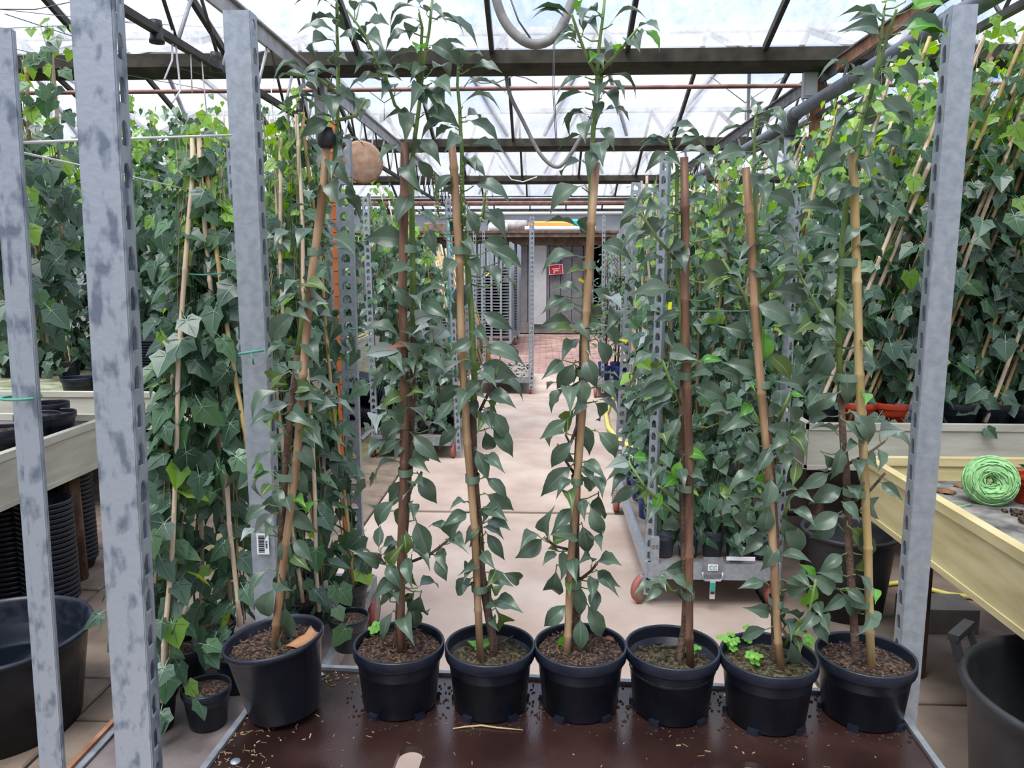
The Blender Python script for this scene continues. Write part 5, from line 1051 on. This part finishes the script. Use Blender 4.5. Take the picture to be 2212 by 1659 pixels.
# ---- large pots on the floor, right of the aisle
for i, (px, py, Y, lb) in enumerate(((1378, 950, 6.55, 'large black pot nearest the yellow hose, with pale cane bundle'), (1368, 0, 6.95, 'large black pot just behind the cane bundle pot'), (1362, 0, 7.4, 'large black pot last in the row inside yellow hose'))):
    x = at_y(px, 900, Y).x; P = root('large_pot', (x, Y, 0), lb, 'pot'); pot_obj(P, (x, Y, 0), .165, .30, black_plastic, True, .12, n=32); soil_obj(P, (x, Y, .285), .15, soil_m, rnd)
    for k in range(4 if i == 0 else 1):
        bx = x + .02*k - .02; nodes_tube((bx, Y, .25), (bx + .05 + .03*k, Y + .05, 2.2 - .1*k), .012, .2, 8).obj('cane', bamboo_p, P)
# ---- shrubs on the right
EL = np.array([(0, 0, 0), (.3, .2, .05), (.65, .2, .06), (1, 0, -.05), (.65, -.2, .06), (.3, -.2, .05)]); EF = [(0, 1, 5), (1, 2, 5), (2, 4, 5), (2, 3, 4)]
def el_mesh(m):
    me = bpy.data.meshes.new('leaf'); me.from_pydata([tuple(v) for v in EL], [], EF); me.materials.append(m); return me
EM = [el_mesh(m) for m in (I_DARK, I_MID, brown_leaf)]
def shrub(c, r, z0, z1, n, size, label, group, pm, rp=.09, hp=.14, seed=0, brown=0.0, potz=None, single=True, light=.4):
    rr = random.Random(seed); c = Vector(c); P = root('potted_shrub', c, label, 'potted plant', group)
    pot_obj(P, c, rp, hp, pm, n=20); soil_obj(P, c + Vector((0, 0, hp*.9)), rp*.9, soil_m, rr, n=12, rings=2)
    tips = []
    MB().tube([c + Vector((0, 0, hp*.8)), Vector((c.x + .01, c.y, (z0 + z1)/2)), Vector((c.x, c.y, z1))], [.012, .009, .003], 7).obj('stem', bark_m, P)
    for k in range(14):
        t = rr.random(); s_ = Vector((c.x, c.y, z0 + (z1 - z0)*t*.85)); a = rr.uniform(0, 6.28); e = s_ + Vector((math.cos(a)*r, math.sin(a)*r, .12 + .1*rr.random()))*rr.uniform(.5, 1)
        MB().tube([s_, (s_ + e)/2 + Vector((0, 0, .02)), e], [.005, .004, .002], 5).obj('branch', bark_m, P); tips.append((s_, e))
    it = []
    for k in range(n):
        s_, e = rr.choice(tips); p = s_ + (e - s_)*rr.uniform(.25, 1.05) + Vector((rr.gauss(0, .05), rr.gauss(0, .05), rr.gauss(0, .05)))
        d = Vector((rr.uniform(-1, 1), rr.uniform(-1, .4), rr.uniform(-.6, .7))); s = size*rr.uniform(.6, 1.1)
        kd = 2 if rr.random() < brown else (1 if rr.random() < light else 0)
        it.append((Matrix.Translation(p) @ frame(d, (rr.gauss(0, .4), -.4, 1)) @ Matrix.Diagonal((s, s, s, 1)), kd))
    if single:
        for M, kd in it: put('leaf', EM[kd], P, M)
    else: joined_leaves('foliage', it, (I_DARK, I_MID, brown_leaf), P, EL, EF)
SG = 'shrubs beyond the tagged trolley'
bt = trolley('plant_trolley', at_y(1290, 800, 8.5).x, at_y(1290, 800, 8.5).x + .6, 8.5, 9.8, .19, 'galvanised trolley of shrubs in blue pots far down the aisle', [((.68, 8.52, .06), (.66, 8.52, 2.0), math.radians(90)), ((1.24, 8.52, .06), (1.26, 8.52, 2.0), math.radians(-90))])
bx0 = at_y(1290, 800, 8.5).x
for i in range(8):
    x = bx0 + .1 + .14*(i % 4); Y = 8.62 + .35*(i//4)
    shrub((x, Y, .19), .2, .45, 1.75, 110, .09, 'leafy shrub in blue pot on far trolley, %s row, %s from the aisle' % (ORD[1 + i//4], ORD[1 + i % 4]), 'shrubs in blue pots', blue_plastic, .06, .16, 900+i)
shrub((1.38, 6.85, 0), .45, 1.35, 2.4, 240, .13, 'magnolia with brown undersides to its leaves above trolley posts', None, black_plastic, .16, .3, 920, brown=.22, light=.7)
shrub((1.12, 7.95, 0), .42, 1.2, 2.35, 220, .11, 'slim evergreen tree with light leaves beside the magnolia', None, black_plastic, .16, .3, 921, light=.8)
shrub((.92, 5.2, 0), .3, .5, 1.6, 170, .08, 'shrub in black pot behind the CC tagged trolley', None, black_plastic, .13, .22, 922)
shrub((1.45, 9.5, 0), .5, .4, 2.2, 240, .12, 'broad dark shrub beyond the blue pot trolley', None, black_plastic, .16, .3, 923, light=.3)
shrub((-2.1, 10.6, 0), .5, .5, 1.7, 230, .12, 'pale leafy shrub by the far end of hose bench', None, black_plastic, .16, .3, 924, light=.8)
shrub((-1.25, 8.6, 0), .36, .3, 1.5, 200, .10, 'bushy shrub beside the bamboo cane bundle', None, black_plastic, .16, .3, 925, light=.6)
pk = at_y(1398, 735, 4.1)
o = MB().box(pk, (.075, .012, .11), Matrix.Rotation(.2, 3, 'Y')).obj('plant_label', mat('foil label', (.55, .62, .68), (.8, .84, .88), rough=.4, scale=30)); o.parent = RT; o.matrix_parent_inverse = Matrix.Translation(-RT.location)
for i, (px, py, Y, rz) in enumerate(((1347, 735, 4.45, -.25), (1447, 662, 3.12, 1.5), (1388, 680, 4.4, 1.4), (1053, 593, 8.7, .6), (1596, 797, 3.1, .2))):
    o = MB().box(at_y(px, py, Y), (.05 if Y > 4 else .035, .002, .014), Matrix.Rotation(-rz, 3, 'Y')).obj('plant_tag', ytag_m); tag(o, 'small yellow plastic plant tag on a trolley post', 'tag', 'yellow plant tags')
# ---- empty trolley and roll containers at the end of the aisle
ya = 8.72; xr = at_y(1143, 800, ya).x
trolley('plant_trolley', xr - .62, xr, ya, ya + 1.35, .2, 'empty trolley with soil on its wooden base at the brick paving', [
    ((xr, ya, .06), (xr + .0, ya, 2.0), math.radians(-80), ('l', 'r'), galv, .03, .05), ((xr, ya + 1.33, .06), (xr, ya + 1.33, 2.0), math.radians(-90)), ((xr - .6, ya + 1.33, .06), (xr - .6, ya + 1.33, 2.0), math.radians(90)), ((xr - .6, ya, .06), (xr - .6, ya, 2.0), math.radians(90))], boardm=dkwood)
sm_ = MB()
for k in range(80): litter(sm_, Vector((xr - rs.uniform(.03, .58), ya + rs.uniform(.05, 1.2), .2)), rs.uniform(.01, .05), rs.uniform(.008, .02), rs.uniform(0, 3))
tag(sm_.obj('spilt_soil', crumb_m), 'spilt dark soil on the empty trolley base', 'soil', kind='stuff')
def roll_container(x, y, label):
    P = root('roll_container', (x, y, 0), label, 'roll container', 'galvanised roll containers by the shed')
    w, d, h = .62, 1.3, 1.85
    for a, b in (((x-w/2, y-d/2), (x+w/2, y-d/2)), ((x-w/2, y+d/2), (x+w/2, y+d/2)), ((x-w/2, y-d/2), (x-w/2, y+d/2)), ((x+w/2, y-d/2), (x+w/2, y+d/2))): MB().bar((*a, .2), (*b, .2), .03, .05).obj('base_rail', galv, P)
    for k in range(5):
        for yy in (y - d/2, y + d/2): MB().bar((x - w/2 + w*k/4, yy, .2), (x - w/2 + w*k/4, yy, h - .03*(k % 2)), .035, .02).obj('upright', galv, P)
    for k in range(4): MB().bar((x + w/2, y - d/2 + d*(k + .5)/4, .2), (x + w/2, y - d/2 + d*(k + .5)/4, h), .035, .02).obj('upright', galv, P)
    for k in range(24): MB().box((x, y, .30 + .05*k), (w - .06, d - .05, .018)).obj('stacked_shelf', galv_dull, P)
    for xx in (x - w/2 + .05, x + w/2 - .05):
        for yy in (y - d/2 + .08, y + d/2 - .08): MB().lathe([(0, -.02), (.07, -.02), (.07, .02), (0, .02)], (xx, yy, .07), 14, rotm((1, 0, 0))).obj('wheel', wheel_m, P)
for i, (x, y) in enumerate(((-.86, 13.4), (-1.55, 13.3), (-.78, 14.9), (-2.3, 13.6))): roll_container(x, y, ['galvanised container of stacked shelves standing beside the brick path', 'second galvanised container of stacked shelves from the brick path', 'galvanised container of stacked shelves closest to the shed door', 'galvanised container of stacked shelves furthest from the brick path'][i])
# bundle of bamboo canes
b0_ = at_y(1030, 780, 10.4); b0_.z = .0; bt_ = at_y(966, 548, 10.35)
CB = root('bamboo_bundle', b0_, 'leaning bundle of thin bamboo canes in teal wrap', 'cane bundle'); rb_ = random.Random(31)
for k in range(64):
    o1 = Vector((rb_.uniform(-.28, .26), rb_.uniform(-.1, .1), 0)); o2 = Vector((o1.x*.55, o1.y, rb_.uniform(-.15, .12)))
    MB().tube([b0_ + o1, bt_ + o2], .013, 5).obj('cane', rb_.choice((bamboo_p, bamboo_y)), CB)
dd = (bt_ - b0_); MB().tube([b0_ + dd*.55, b0_ + dd*.72], [.17, .15], 14, False).obj('wrap', tarp_t, CB)
gp = at_y(970, 560, 9.6)
o = MB().tube([Vector((gp.x, 9.6, 0)), Vector((gp.x, 9.6, 2.0))], .03, 10).obj('teal_pole', tarp_t); tag(o, 'teal green upright pole next to bamboo cane bundle', 'pole')
# ---- shed
YS = 16.9
SHD = root('shed', (-.5, YS, 0), 'low grey boarded shed with flat wooden roof at the aisle end', 'shed')
x0s, x1s = at_y(870, 700, YS).x - 1.8, at_y(1300, 700, YS).x
nb = int((x1s - x0s)/.24)
for k in range(nb): MB().box((x0s + .24*(k + .5), YS, 1.09), (.228, .05, 1.72)).obj('board', shed_m, SHD)
xd = at_y(1165, 650, YS).x; MB().box((xd, YS - .05, 1.06), (.30, .06, 1.72)).obj('pale_board', shedpost_m, SHD)
xe = at_y(1262, 650, YS).x; MB().box((xe + .06, YS - .05, 1.05), (.16, .08, 1.8)).obj('door_jamb', woodroof_m, SHD)
MB().box(((x0s + x1s)/2, YS + .02, .12), (x1s - x0s, .1, .24)).obj('plinth', shedbase_m, SHD)
MB().box(((x0s + x1s)/2, YS - .06, 1.98), (x1s - x0s + .1, .1, .16)).obj('lintel', woodroof_m, SHD)
MB().box(((x0s + x1s)/2, YS + 1.2, 2.17), (x1s - x0s + .6, 3.2, .05)).obj('roof', woodroof_m, SHD)
for k in range(6): MB().box(((x0s + x1s)/2 , YS - .34 + .5*k, 2.11), (x1s - x0s + .5, .08, .10)).obj('purlin', woodroof_m, SHD)
MB().box(((x0s + x1s)/2, YS + 2.6, 1.05), (x1s - x0s, .05, 2.1)).obj('back_board', shed_m, SHD)
for xx in (x0s, x1s): MB().box((xx, YS + 1.3, 1.05), (.05, 2.6, 2.1)).obj('end_board', shed_m, SHD)
sc = at_y(1201, 582, YS - .12); SR = Matrix.Rotation(math.radians(-5), 3, 'Y')
SG_ = root('door_sign', sc, 'small red sign with white border hanging crooked on shed door', 'sign')
MB().box(sc, (.30, .008, .21), SR).obj('sign_border', paper_m, SG_); MB().box(sc + Vector((0, -.003, 0)), (.278, .008, .19), SR).obj('sign_panel', sign_m, SG_)
pk_ = mat('faded sign print', (.75, .50, .48), rough=.6)
for dx, dz, w, h in ((-.005, .012, .145, .024), (.0, -.03, .115, .022), (-.045, -.062, .03, .03), (.083, .0, .008, .17)): MB().box(sc + SR @ Vector((dx, -.008, dz)), (w, .002, h), SR).obj('sign_print', pk_, SG_)
MB().tube([sc + Vector((0, 0, .1)), at_y(1207, 522, YS - .1)], .005, 5).obj('cord', white_m, SG_)
# things lying on the shed roof
def roof_thing(name, px, py, w, d, h, m, lb, cat, rot=0, round_=False, yo=.0):
    p = at_y(px, py, YS - .1 + yo); z = 2.195
    if round_: o = MB().tube([(p.x - w/2, p.y, z + h/2), (p.x + w/2, p.y + d*.2, z + h/2)], h/2, 14).obj(name, m)
    else:
        b = MB(); V = []
        for s_, e in ((0, 0), (.85, .02), (1, .06)): V += [(p.x - w/2 + e, p.y - d/2 + e, z + h*s_), (p.x + w/2 - e*1.5, p.y - d/2 + e, z + h*s_*.95), (p.x + w/2 - e, p.y + d/2 - e, z + h*s_), (p.x - w/2 + e, p.y + d/2 - e, z + h*s_*.9)]
        b.add(V, [(3, 2, 1, 0), (8, 9, 10, 11)] + [(i + o_, (i+1) % 4 + o_, (i+1) % 4 + o_ + 4, i + o_ + 4) for o_ in (0, 4) for i in range(4)]); o = b.obj(name, m)
    tag(o, lb, cat); return o
roof_thing('cardboard_bundle', 1190, 478, 1.0, .5, .22, tarp_o, 'orange bundle lying on the shed roof', 'bundle', yo=.3)
roof_thing('white_roll', 1210, 488, 1.5, .3, .10, paper_m, 'long white roll lying along the shed roof edge', 'roll', round_=True, yo=-.15)
roof_thing('felt_roll', 1110, 475, .55, .5, .26, grey_felt, 'grey felt roll on the shed roof beside orange bundle', 'roll', round_=True, yo=.35)
roof_thing('felt_roll', 1075, 478, .4, .4, .2, paper_m, 'pale crumpled sheet roll at the left of felt roll', 'roll', round_=True, yo=.2)
roof_thing('teal_sheet', 1255, 455, .5, .5, .3, tarp_t, 'teal plastic sheet heaped on the shed roof', 'sheet', yo=.9)
roof_thing('roof_crate', 960, 480, .9, .6, .2, woodroof_m, 'brown boards stacked on the shed roof end', 'boards', yo=.4)
gy = at_y(1100, 462, 16.2); o = MB().tube([(-3.0, 16.2, gy.z), (1.6, 16.2, gy.z)], .045, 10).obj('cross_pipe', mat('pale grey pipe', (.55, .57, .58), rough=.4)); tag(o, 'pale grey pipe hung level before the shed roof', 'pipe')
for x in (-3.0, 1.6): MB().box((x, 16.2, gy.z/2), (.06, .06, gy.z)).obj('pipe_post', galv_dull, o)
